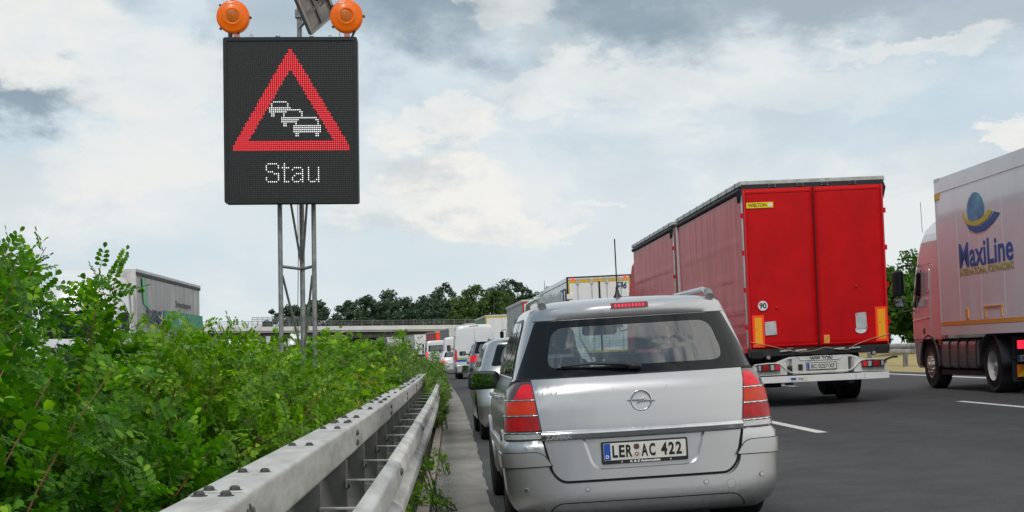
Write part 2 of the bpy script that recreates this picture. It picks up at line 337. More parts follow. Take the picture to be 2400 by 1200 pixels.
class MB:
    def __init__(s): s.v = []; s.f = []
    def add(s, vs, fs):
        b = len(s.v); s.v += [tuple(v) for v in vs]; s.f += [tuple(b+i for i in f) for f in fs]; return s
    def box(s, x0, x1, y0, y1, z0, z1):
        return s.add([(x0, y0, z0), (x1, y0, z0), (x1, y1, z0), (x0, y1, z0), (x0, y0, z1), (x1, y0, z1), (x1, y1, z1), (x0, y1, z1)],
                     [(0, 3, 2, 1), (4, 5, 6, 7), (0, 1, 5, 4), (1, 2, 6, 5), (2, 3, 7, 6), (3, 0, 4, 7)])
    def bar(s, p, q, w, h):
        p, q = Vector(p), Vector(q); d = (q-p).normalized(); up = Vector((0, 0, 1)) if abs(d.z) < .95 else Vector((0, 1, 0))
        a = d.cross(up).normalized()*w/2; b = a.cross(d).normalized()*h/2
        vs = [p-a-b, p+a-b, p+a+b, p-a+b, q-a-b, q+a-b, q+a+b, q-a+b]
        return s.add(vs, [(0, 1, 2, 3), (7, 6, 5, 4), (0, 4, 5, 1), (1, 5, 6, 2), (2, 6, 7, 3), (3, 7, 4, 0)])
    def tube(s, pts, r, n=8, caps=True):
        pts = [Vector(p) for p in pts]; rs = r if isinstance(r, (list, tuple)) else [r]*len(pts); b = len(s.v); prev = None
        for i, p in enumerate(pts):
            d = (pts[min(i+1, len(pts)-1)]-pts[max(i-1, 0)]).normalized()
            if prev is None:
                up = Vector((0, 0, 1)) if abs(d.z) < .9 else Vector((1, 0, 0)); a = d.cross(up).normalized()
            else: a = (prev-d*prev.dot(d)).normalized()
            prev = a; c = d.cross(a)
            for k in range(n):
                t = 2*PI*k/n; s.v.append(tuple(p+(a*math.cos(t)+c*math.sin(t))*rs[i]))
        for i in range(len(pts)-1):
            for k in range(n):
                k2 = (k+1) % n; s.f.append((b+i*n+k, b+i*n+k2, b+(i+1)*n+k2, b+(i+1)*n+k))
        if caps:
            s.f.append(tuple(b+k for k in reversed(range(n)))); e = b+(len(pts)-1)*n; s.f.append(tuple(e+k for k in range(n)))
        return s
    def lathe(s, prof, c, axis='x', n=24):
        # prof: (axial, radius)
        b = len(s.v); c = Vector(c)
        for (a, r) in prof:
            for k in range(n):
                t = 2*PI*k/n; u, w = math.cos(t)*r, math.sin(t)*r
                s.v.append(tuple(c+(Vector((a, u, w)) if axis == 'x' else Vector((u, a, w)) if axis == 'y' else Vector((u, w, a)))))
        for i in range(len(prof)-1):
            for k in range(n):
                k2 = (k+1) % n; s.f.append((b+i*n+k, b+(i+1)*n+k, b+(i+1)*n+k2, b+i*n+k2))
        return s
    def prism(s, poly, y0, y1, plane='xz'):
        n = len(poly); g = (lambda p, d: (p[0], d, p[1])) if plane == 'xz' else (lambda p, d: (d, p[0], p[1])) if plane == 'yz' else (lambda p, d: (p[0], p[1], d))
        b = len(s.v); s.v += [g(p, y0) for p in poly]+[g(p, y1) for p in poly]
        s.f.append(tuple(b+i for i in range(n))); s.f.append(tuple(b+n+i for i in reversed(range(n))))
        for i in range(n): j = (i+1) % n; s.f.append((b+i, b+n+i, b+n+j, b+j))
        return s
    def grid(s, nu, nv, fn):
        b = len(s.v)
        for j in range(nv+1):
            for i in range(nu+1): s.v.append(tuple(fn(i/nu, j/nv)))
        for j in range(nv):
            for i in range(nu):
                a = b+j*(nu+1)+i; s.f.append((a, a+1, a+nu+2, a+nu+1))
        return s
    def build(s, name, m, parent=None, bevel=0., smooth=35, seg=2, fixn=True, solid=0.):
        me = bpy.data.meshes.new(name); me.from_pydata(s.v, [], s.f); me.validate()
        if fixn:
            bm = bmesh.new(); bm.from_mesh(me); bmesh.ops.recalc_face_normals(bm, faces=bm.faces); bm.to_mesh(me); bm.free()
        me.materials.append(MT[m] if isinstance(m, str) else m)
        o = bpy.data.objects.new(name, me); link(o, parent)
        if smooth:
            me.polygons.foreach_set('use_smooth', [True]*len(me.polygons)); me.set_sharp_from_angle(angle=math.radians(smooth))
        if solid:
            md = o.modifiers.new('solid', 'SOLIDIFY'); md.thickness = solid; md.offset = -1
        if bevel:
            md = o.modifiers.new('bevel', 'BEVEL'); md.width = bevel; md.segments = seg; md.limit_method = 'ANGLE'; md.angle_limit = math.radians(40); md.harden_normals = bool(smooth)
        return o
def struct(o): o['kind'] = 'structure'; return o
def stuff(o): o['kind'] = 'stuff'; return o

def rpoly(pts, rad, seg=5):
    """polygon with rounded corners"""
    n = len(pts); res = []
    for i in range(n):
        r = rad[i] if isinstance(rad, (list, tuple)) else rad
        p = Vector(pts[i]); a = Vector(pts[i-1]); b = Vector(pts[(i+1) % n])
        if r <= 0: res.append(tuple(p)); continue
        d1 = (a-p); d2 = (b-p); r = min(r, d1.length*.49, d2.length*.49); p1 = p+d1.normalized()*r; p2 = p+d2.normalized()*r
        for k in range(seg+1):
            t = k/seg; res.append(tuple((1-t)**2*p1+2*t*(1-t)*p+t*t*p2))
    return res
def rrect(x0, x1, z0, z1, r, seg=4): return rpoly([(x0, z0), (x1, z0), (x1, z1), (x0, z1)], r, seg)
def circ(cx, cz, r, n=20, rz=None): return [(cx+math.cos(2*PI*k/n)*r, cz+math.sin(2*PI*k/n)*(rz or r)) for k in range(n)]
def dens(poly, step=.04):
    res = []
    for i in range(len(poly)):
        a = Vector(poly[i]); b = Vector(poly[(i+1) % len(poly)]); k = max(1, int((b-a).length/step))
        for j in range(k): res.append(tuple(a+(b-a)*j/k))
    return res
def panel(name, loops, surf, m, parent, offs=.005, thick=.0, step=.06, bevel=.0, pre=None, flip=False, sx=1):
    """curved sheet: 2D loops (outer, holes) laid on surf(u, v) -> point, normal"""
    if not isinstance(loops[0], list): loops = [loops]
    bm = bmesh.new(); edges = []
    us = []; vs = []
    for lp in loops:
        lp = dens([tuple(p[:2]) for p in lp], step)
        if pre: lp = [pre(*p) for p in lp]
        vv = [bm.verts.new((p[0], p[1], 0)) for p in lp]; us += [p[0] for p in lp]; vs += [p[1] for p in lp]
        for i in range(len(vv)): edges.append(bm.edges.new((vv[i], vv[(i+1) % len(vv)])))
    bmesh.ops.triangle_fill(bm, edges=edges, use_beauty=True)
    for ax, (lo, hi) in enumerate(((min(us), max(us)), (min(vs), max(vs)))):
        k = int((hi-lo)/step)
        for j in range(1, k+1):
            co_ = [0, 0, 0]; co_[ax] = lo+(hi-lo)*j/(k+1); no = [0, 0, 0]; no[ax] = 1
            bmesh.ops.bisect_plane(bm, geom=bm.verts[:]+bm.edges[:]+bm.faces[:], plane_co=co_, plane_no=no, dist=1e-5)
    nn = {}
    for v in bm.verts:
        p, n = surf(v.co.x, v.co.y); nn[v.index] = n; v.co = Vector(p)+Vector(n)*offs
        if sx < 0: v.co.x = -v.co.x
    bm.normal_update()
    tot = 0
    for f in bm.faces:
        pass
    # orient by comparing with the surface normal of the first good face
    me = bpy.data.meshes.new(name); bm.verts.ensure_lookup_table()
    bmesh.ops.recalc_face_normals(bm, faces=bm.faces)
    c = sum((v.co for v in bm.verts), Vector())/max(1, len(bm.verts))
    fs = max(bm.faces, key=lambda f: f.calc_area())
    # nearest vertex normal
    bm.verts.index_update()
    uv = fs.verts[0]; nref = None
    pm = surf((min(us)+max(us))/2, (min(vs)+max(vs))/2)[1]; pm = Vector(pm)
    if sx < 0: pm.x = -pm.x
    acc = sum((f.normal*f.calc_area() for f in bm.faces), Vector())
    if acc.dot(pm) < 0: bmesh.ops.reverse_faces(bm, faces=bm.faces)
    bm.to_mesh(me); bm.free()
    me.materials.append(MT[m] if isinstance(m, str) else m); me.polygons.foreach_set('use_smooth', [True]*len(me.polygons))
    o = bpy.data.objects.new(name, me); link(o, parent)
    if thick: md = o.modifiers.new('solid', 'SOLIDIFY'); md.thickness = thick; md.offset = -1
    if bevel and thick: md = o.modifiers.new('bevel', 'BEVEL'); md.width = bevel; md.segments = 2; md.limit_method = 'ANGLE'; md.angle_limit = math.radians(45); md.harden_normals = True
    return o
def flat_y(x, z): return (x, 0, z), (0, -1, 0)        # a rear face
def mk_plane(y, s=-1): return lambda x, z: ((x, y, z), (0, s, 0))
def mk_side(x, s=-1): return lambda y, z: ((x, y, z), (s, 0, 0))

def text(name, body, h, m, parent, loc, rot=(PI/2, 0, 0), sx=1., ext=.002, bold=0., align='CENTER', shear=0., space=1., width=None):
    cu = bpy.data.curves.new(name, 'FONT'); cu.body = body; cu.size = h/.70; cu.extrude = ext; cu.offset = bold; cu.align_x = align; cu.align_y = 'CENTER'
    cu.shear = shear; cu.space_character = space; cu.resolution_u = 3
    o = bpy.data.objects.new(name, cu); COL.objects.link(o); bpy.context.view_layer.update()
    me = bpy.data.meshes.new_from_object(o.evaluated_get(bpy.context.evaluated_depsgraph_get())); bpy.data.objects.remove(o); me.name = name
    xs = [v.co.x for v in me.vertices]; ys = [v.co.y for v in me.vertices]
    if width: sx = width/(max(xs)-min(xs))
    cx = (max(xs)+min(xs))/2 if align == 'CENTER' else 0; cy = (max(ys)+min(ys))/2
    for v in me.vertices: v.co.x = (v.co.x-cx)*sx; v.co.y -= cy
    me.materials.clear(); me.materials.append(MT[m]); o = bpy.data.objects.new(name, me); link(o, parent); o.location = loc; o.rotation_euler = rot
    return o

# ------------------------------------------------------------------ shells (cars and cabs)
class Shell:
    def __init__(s, rows, nr=3.2, nf=2.6):
        a = np.array(rows, float); s.z, s.W, s.R, s.F, s.dr, s.df = a.T; s.nr = nr; s.nf = nf
    def g(s, z): return [float(np.interp(z, s.z, k)) for k in (s.W, s.R, s.F, s.dr, s.df)]
    def pos_rear(s, u, z):
        W_, R, F, dr, df = s.g(z); sg = 1 if u >= 0 else -1; u = abs(u)
        if u > 1: return Vector((sg*W_, R+dr+(u-1), z))
        a = u*PI/2; return Vector((sg*W_*math.sin(a)**(2/s.nr), R+dr*(1-math.cos(a)**(2/s.nr)), z))
    def pos_front(s, u, z):
        W_, R, F, dr, df = s.g(z); sg = 1 if u >= 0 else -1; u = abs(u)
        if u > 1: return Vector((sg*W_, F-df-(u-1), z))
        a = u*PI/2; return Vector((sg*W_*math.sin(a)**(2/s.nf), F-df*(1-math.cos(a)**(2/s.nf)), z))
    def _n(s, f, u, z, sg):
        e = .004; du = f(u+e, z)-f(u-e, z); dz = f(u, z+e)-f(u, z-e); n = du.cross(dz)*sg
        return n.normalized() if n.length > 1e-12 else Vector((0, -sg, 0))
    def rear(s, u, z): return s.pos_rear(u, z), s._n(s.pos_rear, u, z, 1)
    def front(s, u, z): return s.pos_front(u, z), s._n(s.pos_front, u, z, -1)
    def x2u(s, x, z, n=None, W_=None):
        W_ = s.g(z)[0]; n = n or s.nr; sg = 1 if x >= 0 else -1; x = abs(x)
        if x >= W_*.9995: return sg*(1+x-W_), z
        return sg*math.asin(min(1, (x/W_)**(n/2)))/(PI/2), z
    def hw(s, y, z):
        W_, R, F, dr, df = s.g(z)
        if y < R+dr: t = min(1, max(0, (R+dr-y)/dr)); return W_*(1-t**s.nr)**(1/s.nr)
        if y > F-df: t = min(1, max(0, (y-F+df)/df)); return W_*(1-t**s.nf)**(1/s.nf)
        return W_
    def side(s, sg):
        def f(y, z): return Vector((sg*s.hw(y, z), y, z))
        def g(y, z):
            e = .01; dy = f(y+e, z)-f(y-e, z); dz = f(y, z+e)-f(y, z-e); n = dy.cross(dz)
            if n.x*sg < 0: n = -n
            return f(y, z), n.normalized()
        return g
    def build(s, name, m, parent, zs, nrc=12, ns=36, nfc=10, skip=None, wheels=(), wr=.36, inset=0., cap=True):
        rings = []
        us = [math.sin(PI/2*k/nrc) for k in range(nrc)]; uf = [math.sin(PI/2*k/nfc) for k in range(nfc)]
        for z in zs:
            W_, R, F, dr, df = s.g(z); ring = []
            half = [s.pos_rear(u, z) for u in us]
            half += [Vector((W_, (R+dr)*(1-t)+(F-df)*t, z)) for t in np.linspace(0, 1, ns)]
            half += [s.pos_front(u, z) for u in reversed(uf)]
            ring = half+[Vector((-p.x, p.y, p.z)) for p in reversed(half[1:-1])]
            if inset:
                c = (R+F)/2; ring = [Vector((p.x*(1-inset/max(W_, .1)), c+(p.y-c)*(1-inset/((F-R)/2)), p.z)) for p in ring]
            rings.append(ring)
        n = len(rings[0]); b = MB()
        for r in rings:
            for p in r:
                q = Vector(p)
                for (yw, zw) in wheels:
                    if abs(q.x) > .5:
                        d = Vector((q.y-yw, q.z-zw)); l = d.length
                        if abs(l-wr) < .045: d = d/l*wr; q.y = yw+d.x; q.z = zw+d.y
                b.v.append(tuple(q))
        for i in range(len(rings)-1):
            for k in range(n):
                k2 = (k+1) % n; f = (i*n+k, i*n+k2, (i+1)*n+k2, (i+1)*n+k)
                c = sum((Vector(b.v[j]) for j in f), Vector())/4
                if any(abs(c.x) > .5 and (c.y-yw)**2+(c.z-zw)**2 < (wr-.008)**2 for (yw, zw) in wheels): continue
                if skip and skip(c): continue
                b.f.append(f)
        if cap: b.f.append(tuple((len(rings)-1)*n+k for k in range(n))); b.f.append(tuple(reversed(range(n))))
        return b.build(name, m, parent, smooth=42)

def wheel(parent, x, y, r, w, sg, rim='chrome_rough', name='wheel', spokes=5, rr=.62, dish=.03, truck=False):
    b = MB(); prof = [(0, r*rr), (w*.06, r*.80), (w*.02, r*.92), (w*.10, r*.985), (w*.2, r), (w*.8, r), (w*.9, r*.985), (w*.98, r*.92), (w*.94, r*.8), (w, r*rr)]
    xo = x; b.lathe([(-sg*a, q) for a, q in prof], (xo, y, r), n=36)
    for k in range(4):       # tread grooves as thin raised ribs
        a = w*(.22+.18*k); b.lathe([(-sg*a, r+.004), (-sg*(a+w*.1), r+.004)], (xo, y, r), n=36)
    t = b.build(name, 'tyre', parent)
    c = MB()
    if truck:
        c.lathe([(-sg*.01, r*rr), (-sg*.03, r*rr*.93), (-sg*dish, r*rr*.80), (-sg*(dish+.01), r*rr*.55), (-sg*(dish-.05), r*rr*.42), (-sg*(dish-.06), r*rr*.2), (-sg*(dish-.09), r*rr*.18), (-sg*(dish-.09), .001)], (xo, y, r), n=24)
        for k in range(10):
            a = 2*PI*k/10; c.lathe([(-sg*(dish-.0), .016), (-sg*(dish-.06), .014), (-sg*(dish-.06), .001)], (xo, y+math.cos(a)*r*rr*.56, r+math.sin(a)*r*rr*.56), n=6)
    else:
        c.lathe([(-sg*.005, r*rr), (-sg*.015, r*rr*.92), (-sg*.06, r*rr*.88)], (xo, y, r), n=28)
        c.lathe([(-sg*.03, r*.14), (-sg*.015, r*.12), (-sg*.012, .001)], (xo, y, r), n=16)
        for k in range(spokes):
            a = 2*PI*k/spokes+.3
            for da in (-.12, .12):
                p = Vector((xo-sg*.03, y+math.cos(a)*r*.12, r+math.sin(a)*r*.12)); q = Vector((xo-sg*.02, y+math.cos(a+da)*r*rr*.93, r+math.sin(a+da)*r*rr*.93)); c.bar(p, q, .022, .03)
    c.build('rim', rim, t)
    return t

# ------------------------------------------------------------------ setting: ground, carriageways, markings
def strip(name, m, prof, s0, s1, ds=4., z=0.):
    """sheet along the road; prof = [(X, z), ...]"""
    ss = []; s = s0
    while s < s1: ss.append(s); s += ds*(1 if s < 60 else 3)
    ss.append(s1); b = MB(); n = len(prof)
    for s in ss:
        for (X, zz) in prof: p = road(X, s); b.v.append((p[0], p[1], zz+z))
    for i in range(len(ss)-1):
        for k in range(n-1): b.f.append((i*n+k, i*n+k+1, (i+1)*n+k+1, (i+1)*n+k))
    o = b.build(name, m, None, smooth=30, fixn=False); return struct(o)
zL = CF*-.3
gb = MB(); gb.grid(24, 24, lambda u, v: ((u-.5)*7000, -200+v*5200, -.12)); struct(gb.build('ground', 'grass_ground', smooth=0))
strip('carriageway', 'asphalt', [(.22, CF*.22), (4, CF*4), (8, CF*8), (13.5, CF*13.5)], -8, 420)
strip('median_ground', 'soil', [(-4.6, zL-.02), (-2, zL+.02), (-.36, zL)], -8, 420)
strip('opposite_carriageway', 'asphalt', [(-17.5, zL+.0), (-4.6, zL)], -8, 420)
strip('verge', 'straw_ground', [(13.5, .61), (14.4, .66), (16.0, .98), (19, 1.25)], -8, 420)
strip('field', 'grass_ground', [(19, 1.25), (26, 1.3), (60, -.3)], -8, 420)
zg = lambda X: CF*X+.004
for nm, X0, X1 in (('edge_line', 12.55, 12.75),):
    strip('edge_line', 'road_paint', [(X0, zg(X0)), (X1, zg(X1))], -8, 400)
strip('edge_line', 'road_paint', [(-5.0, zL+.004), (-5.2, zL+.004)][::-1], -8, 400)
def dash(X, s, ln, w=.15):
    b = MB(); a = [road(X-w/2, s), road(X+w/2, s), road(X+w/2, s+ln), road(X-w/2, s+ln)]
    k = 6; vs = []
    for i in range(k+1):
        for dx in (-w/2, w/2): p = road(X+dx, s+ln*i/k); vs.append((p[0], p[1], zg(X+dx)))
    b.add(vs, [(2*i, 2*i+1, 2*i+3, 2*i+2) for i in range(k)])
    return struct(b.build('lane_dash', 'road_paint', None, smooth=0, fixn=False))
for k in range(11): dash(4.62, 19.4+18*k-18, 6.)
for k in range(11): dash(8.45, 19.5+18*k-18, 6.)
# concrete gutter slabs and kerb stones
gut = MB(); [gut.v.append((road(X, s)[0], road(X, s)[1], CF*X-.02)) for s in (-8, 60, 140, 300) for X in (-.36, .26)]
gut.f = [(2*i, 2*i+1, 2*i+3, 2*i+2) for i in range(3)]
gutter = struct(gut.build('gutter', 'soil', None, smooth=0, fixn=False))
slab_edges = [(-8, -.5), (-.5, 4.2), (4.2, 9.1), (9.1, 14.), (14, 22.4), (22.4, 31.), (31, 47), (47, 70), (70, 110), (110, 180)]
for (a, c) in slab_edges:
    b = MB(); k = max(8, int((c-a)/.12)) if c < 32 else 8
    rnd = [0.010*math.sin(i*.23+a)+.007*math.sin(i*.61+a*2)+random.uniform(-.004, .004) for i in range(k+1)]
    for i in range(k+1):
        s = a+.012+(c-a-.024)*i/k
        for X in (-.25, .235+rnd[i]): p = road(X, s); b.v.append((p[0], p[1], CF*X+.008))
    for i in range(k+1):
        s = a+.012+(c-a-.024)*i/k
        for X in (-.25, .235+rnd[i]): p = road(X, s); b.v.append((p[0], p[1], CF*X-.05))
    n = 2*(k+1)
    for i in range(k):
        b.f.append((2*i, 2*i+1, 2*i+3, 2*i+2)); b.f.append((2*i+1, n+2*i+1, n+2*i+3, 2*i+3))
    b.f += [(0, n, n+1, 1), (2*k, 2*k+1, n+2*k+1, n+2*k)]
    b.build('gutter_slab', 'concrete_gutter', gutter, smooth=0)
def inst(me, name, parent, X, s, z=0., yaw=0., mods=None):
    o = bpy.data.objects.new(name, me); COL.objects.link(o); o.parent = parent; p = road(X, s); o.location = (p[0], p[1], z); o.rotation_euler = (0, 0, heading(s)+yaw)
    if mods: w, sg = mods; md = o.modifiers.new('bevel', 'BEVEL'); md.width = w; md.segments = sg; md.limit_method = 'ANGLE'; md.harden_normals = True
    return o
kb = MB().box(-.05, .05, .004, .992, -.06, 0); k0 = kb.build('kerb_stone', 'kerb', None, smooth=30); kme = k0.data; bpy.data.objects.remove(k0)
gv = []; gf = []
rsg = np.random.RandomState(5)
for i in range(2600):
    s_ = 2.5+rsg.rand()**1.5*16; X_ = -.245+abs(rsg.normal(0, .09)); r_ = rsg.uniform(.0015, .0055)*(2 if rsg.rand() > .97 else 1)
    if X_ > .2: continue
    p = road(X_, s_); b0 = len(gv); z_ = CF*X_+.008
    gv += [(p[0]-r_, p[1]-r_*.6, z_), (p[0]+r_, p[1]-r_*.5, z_), (p[0]+r_*.2, p[1]+r_, z_), (p[0]+rsg.uniform(-.3, .3)*r_, p[1], z_+r_*.9)]
    gf += [(b0, b0+1, b0+3), (b0+1, b0+2, b0+3), (b0+2, b0, b0+3)]
gm = MB(); gm.v = gv; gm.f = gf; stuff(gm.build('grit', 'kerb_grit', gutter, smooth=0, fixn=False))
kr = MB(); [kr.v.append((*road(X, s)[:2], zL+.02)) for s in (-8, 100, 300) for X in (-.37, -.30)]; kr.f = [(0, 1, 3, 2), (2, 3, 5, 4)]
kerb = struct(kr.build('kerb', 'soil', None, smooth=0, fixn=False))
for k in range(-3, 70):
    o = inst(kme, 'kerb_stone', kerb, -.305+random.uniform(-.004, .004), float(k), zL+.075+random.uniform(-.004, .004), random.uniform(-.004, .004), (.012, 2))

# ------------------------------------------------------------------ guard rail on the median
rail = thing('guard_rail', 'grey galvanised box-beam crash barrier with bolts running along the median hedge', 'guard rail', loc=road(-.6, 0))
rail.location = (0, 0, 0)
bm_ = MB().prism(rpoly([(-.075, -.145), (.075, -.145), (.075, 0), (-.075, 0)], .018, 4), 0.006, 3.994, 'xz'); o = bm_.build('box_beam', 'galv', None, smooth=40); box_me = o.data; bpy.data.objects.remove(o)
sl = MB().prism([(-.068, -.138), (.068, -.138), (.068, -.007), (-.068, -.007)], -.3, .3, 'xz'); o = sl.build('sleeve', 'seam', None); sl_me = o.data; bpy.data.objects.remove(o)
wp = rpoly([(-.050, -.312), (-.004, -.296), (.004, -.214), (-.060, -.176), (-.060, -.136), (.004, -.098), (-.004, -.016), (-.050, 0)], [0, .010, .012, .010, .010, .012, .010, 0], 3)
wb = MB(); n = len(wp)
for y in (0, 4.06):
    for (x, z) in wp: wb.v.append((x, y, z))
wb.f = [(i, i+1, n+i+1, n+i) for i in range(n-1)]
o = wb.build('w_beam', 'galv', None, smooth=50, fixn=False); w_me = o.data; bpy.data.objects.remove(o)
bo = MB().lathe([(0, .001), (0, .021), (.003, .021), (.004, .0145), (.010, .0135), (.014, .009), (.015, .001)], (0, 0, 0), 'z', 12); o = bo.build('bolt', 'bolt', None); bolt_me = o.data; bpy.data.objects.remove(o)
po = MB().box(-.075, .075, 0, .006, -.9, -.145).box(-.075, -.069, .006, .06, -.9, -.145).box(.069, .075, .006, .06, -.9, -.145); o = po.build('post', 'galv_dark', None, smooth=0); post_me = o.data; bpy.data.objects.remove(o)
ar = MB().box(0, .19, -.018, .018, -.003, .003).box(0, .006, -.018, .018, -.035, -.003).bar((.185, 0, 0), (.232, 0, .036), .036, .006); o = ar.build('strap', 'galv', None, smooth=0); arm_me = o.data; bpy.data.objects.remove(o)
def bolt(X, s, z, side=False):
    o = inst(bolt_me, 'bolt', rail, X, s, z)
    if side: o.rotation_euler = (0, PI/2, heading(s))
    return o
ZB = .905
for k in range(-1, 22):
    s = 3.9+4*(k-1); dz = random.uniform(-.003, .003)
    if k > 9: dz -= .012*(k-9)
    o = inst(box_me, 'box_beam', rail, -.625, s, ZB+dz, random.uniform(-.0008, .0008))
    inst(sl_me, 'sleeve', rail, -.625, s, ZB)
    o = inst(w_me, 'w_beam', rail, -.285, s-1.1, .785+random.uniform(-.003, .003)); md = o.modifiers.new('s', 'SOLIDIFY'); md.thickness = .004
    if s < 45:
        for dy in (-.075, .075):
            for dx in (-.033, .033): bolt(-.625+dx, s+dy, ZB)
            for dzz in (-.05, -.10): bolt(-.55, s+dy*.5, ZB+dzz, True)
        for dzz in (-.05, -.25):
            for dy in (-.04, .04): bolt(-.283, s-1.1+dy, .785+dzz, True)
for k in range(-2, 66):
    s = .55+1.333*k
    inst(post_me, 'post', rail, -.625, s, ZB)
    inst(arm_me, 'strap', rail, -.55, s-.02, .67); inst(arm_me, 'strap', rail, -.55, s+.02, .535)
    if s < 40:
        for dx in (-.033, .033): bolt(-.625+dx, s+.03, ZB)
        if s < 20: bolt(-.549, s+.03, .64, True)

# far side crash barrier on the right verge
rr = thing('guard_rail', 'plain w-profile crash barrier on the straw-coloured verge at the right', 'guard rail', loc=(0, 0, 0))
for k in range(0, 40):
    s = 20+4*k; o = inst(w_me, 'w_beam', rr, 14.6, s, 1.47); o.rotation_euler.z += PI; p = road(14.6, s+4); o.location = (p[0], p[1], 1.47); md = o.modifiers.new('s', 'SOLIDIFY'); md.thickness = .004
    inst(post_me, 'post', rr, 14.72, s+.8, 1.55)

# ------------------------------------------------------------------ foliage helpers
def mesh_np(name, V, F, m, parent=None, smooth=False):
    """V (n,3), F (k,4) quads"""
    me = bpy.data.meshes.new(name); V = np.asarray(V, np.float32); F = np.asarray(F, np.int32)
    me.vertices.add(len(V)); me.vertices.foreach_set('co', V.ravel()); k = F.shape[1]
    me.loops.add(F.size); me.loops.foreach_set('vertex_index', F.ravel()); me.polygons.add(len(F))
    me.polygons.foreach_set('loop_start', np.arange(0, F.size, k, dtype=np.int32)); me.polygons.foreach_set('loop_total', np.full(len(F), k, np.int32))
    me.update(calc_edges=True); me.materials.append(MT[m]); o = bpy.data.objects.new(name, me); link(o, parent); return o
def frames(d, roll=None, nrm=None):
    """rotation matrices with local x along d (n,3) and local z near nrm"""
    d = d/np.linalg.norm(d, axis=1, keepdims=True)
    if nrm is None: nrm = np.tile([0, 0, 1.], (len(d), 1))
    y = np.cross(nrm, d); y /= (np.linalg.norm(y, axis=1, keepdims=True)+1e-9); z = np.cross(d, y)
    if roll is not None:
        c, s = np.cos(roll)[:, None], np.sin(roll)[:, None]; y, z = y*c+z*s, z*c-y*s
    return np.stack([d, y, z], axis=2)
def place(T, F, Rm, P, S):
    V = np.einsum('nij,kj->nki', Rm, T)*S[:, None, None]+P[:, None, :]; n, k = V.shape[0], V.shape[1]
    return V.reshape(-1, 3), (F[None]+(np.arange(n)*k)[:, None, None]).reshape(-1, F.shape[1])
def leaflet(L=1., Wd=.58, fold=.10):
    w = Wd/2; T = np.array([(0, 0, 0), (.42*L, w*.92, fold*w), (.80*L, w*.85, fold*w), (L, 0, -.03), (.80*L, -w*.85, fold*w), (.42*L, -w*.92, fold*w)]); return T, np.array([(0, 3, 2, 1), (0, 5, 4, 3)])
def senna_leaf(pairs=5):
    T = []; F = []; t0, f0 = leaflet(.26, .17); n = 0
    def put(pos, ang, sc=1., tilt=0.):
        nonlocal n
        c, s = math.cos(ang), math.sin(ang); P = t0*sc; Q = np.stack([P[:, 0]*c-P[:, 1]*s, P[:, 0]*s+P[:, 1]*c, P[:, 2]+tilt*np.abs(P[:, 0])], 1)+pos; T.append(Q); F.append(f0+n); n += 6
    for i in range(pairs):
        x = .18+.72*i/pairs; z = -.10*x*x
        for sg in (1, -1): put(np.array([x, sg*.01, z]), sg*(1.25-.35*i/pairs), .82+.3*math.sin(PI*(i+.6)/pairs), random.uniform(-.25, .15))
    put(np.array([.93, 0, -.09]), 0, 1.05)
    T.append(np.array([(0, .006, 0), (.5, .005, -.025), (.94, .003, -.09), (.94, -.003, -.09), (.5, -.005, -.025), (0, -.006, 0)])); F.append(np.array([(0, 1, 4, 5), (1, 2, 3, 4)])+n)
    return np.concatenate(T), np.concatenate(F)
def maple_leaf():
    r = [(-150, .34), (-112, .62), (-80, .42), (-52, .95), (-28, .55), (0, 1.08), (28, .55), (52, .95), (80, .42), (112, .62), (150, .34)]
    pts = [(0, 0, 0)]+[(.45+math.cos(math.radians(a))*q*.62, math.sin(math.radians(a))*q*.62, -.10*q*q+.05*(i % 2)) for i, (a, q) in enumerate(r)]
    F = [(0, 1+2*i, 2+2*i, 3+2*i) for i in range(5)]; return np.array(pts), np.array(F)
def curve_pts(p0, d0, ln, bend, n=6):
    pts = [np.array(p0, float)]; d = np.array(d0, float); d /= np.linalg.norm(d)
    for i in range(n):
        d = d+np.array(bend)/n+np.random.normal(0, .035, 3); d /= np.linalg.norm(d); pts.append(pts[-1]+d*ln/n)
    return pts
def along(pts, t):
    k = min(len(pts)-2, int(t*(len(pts)-1))); f = t*(len(pts)-1)-k; return pts[k]*(1-f)+pts[k+1]*f, pts[k+1]-pts[k]
SENNA = [senna_leaf(4), senna_leaf(5), senna_leaf(5)]; MAPLE = maple_leaf()
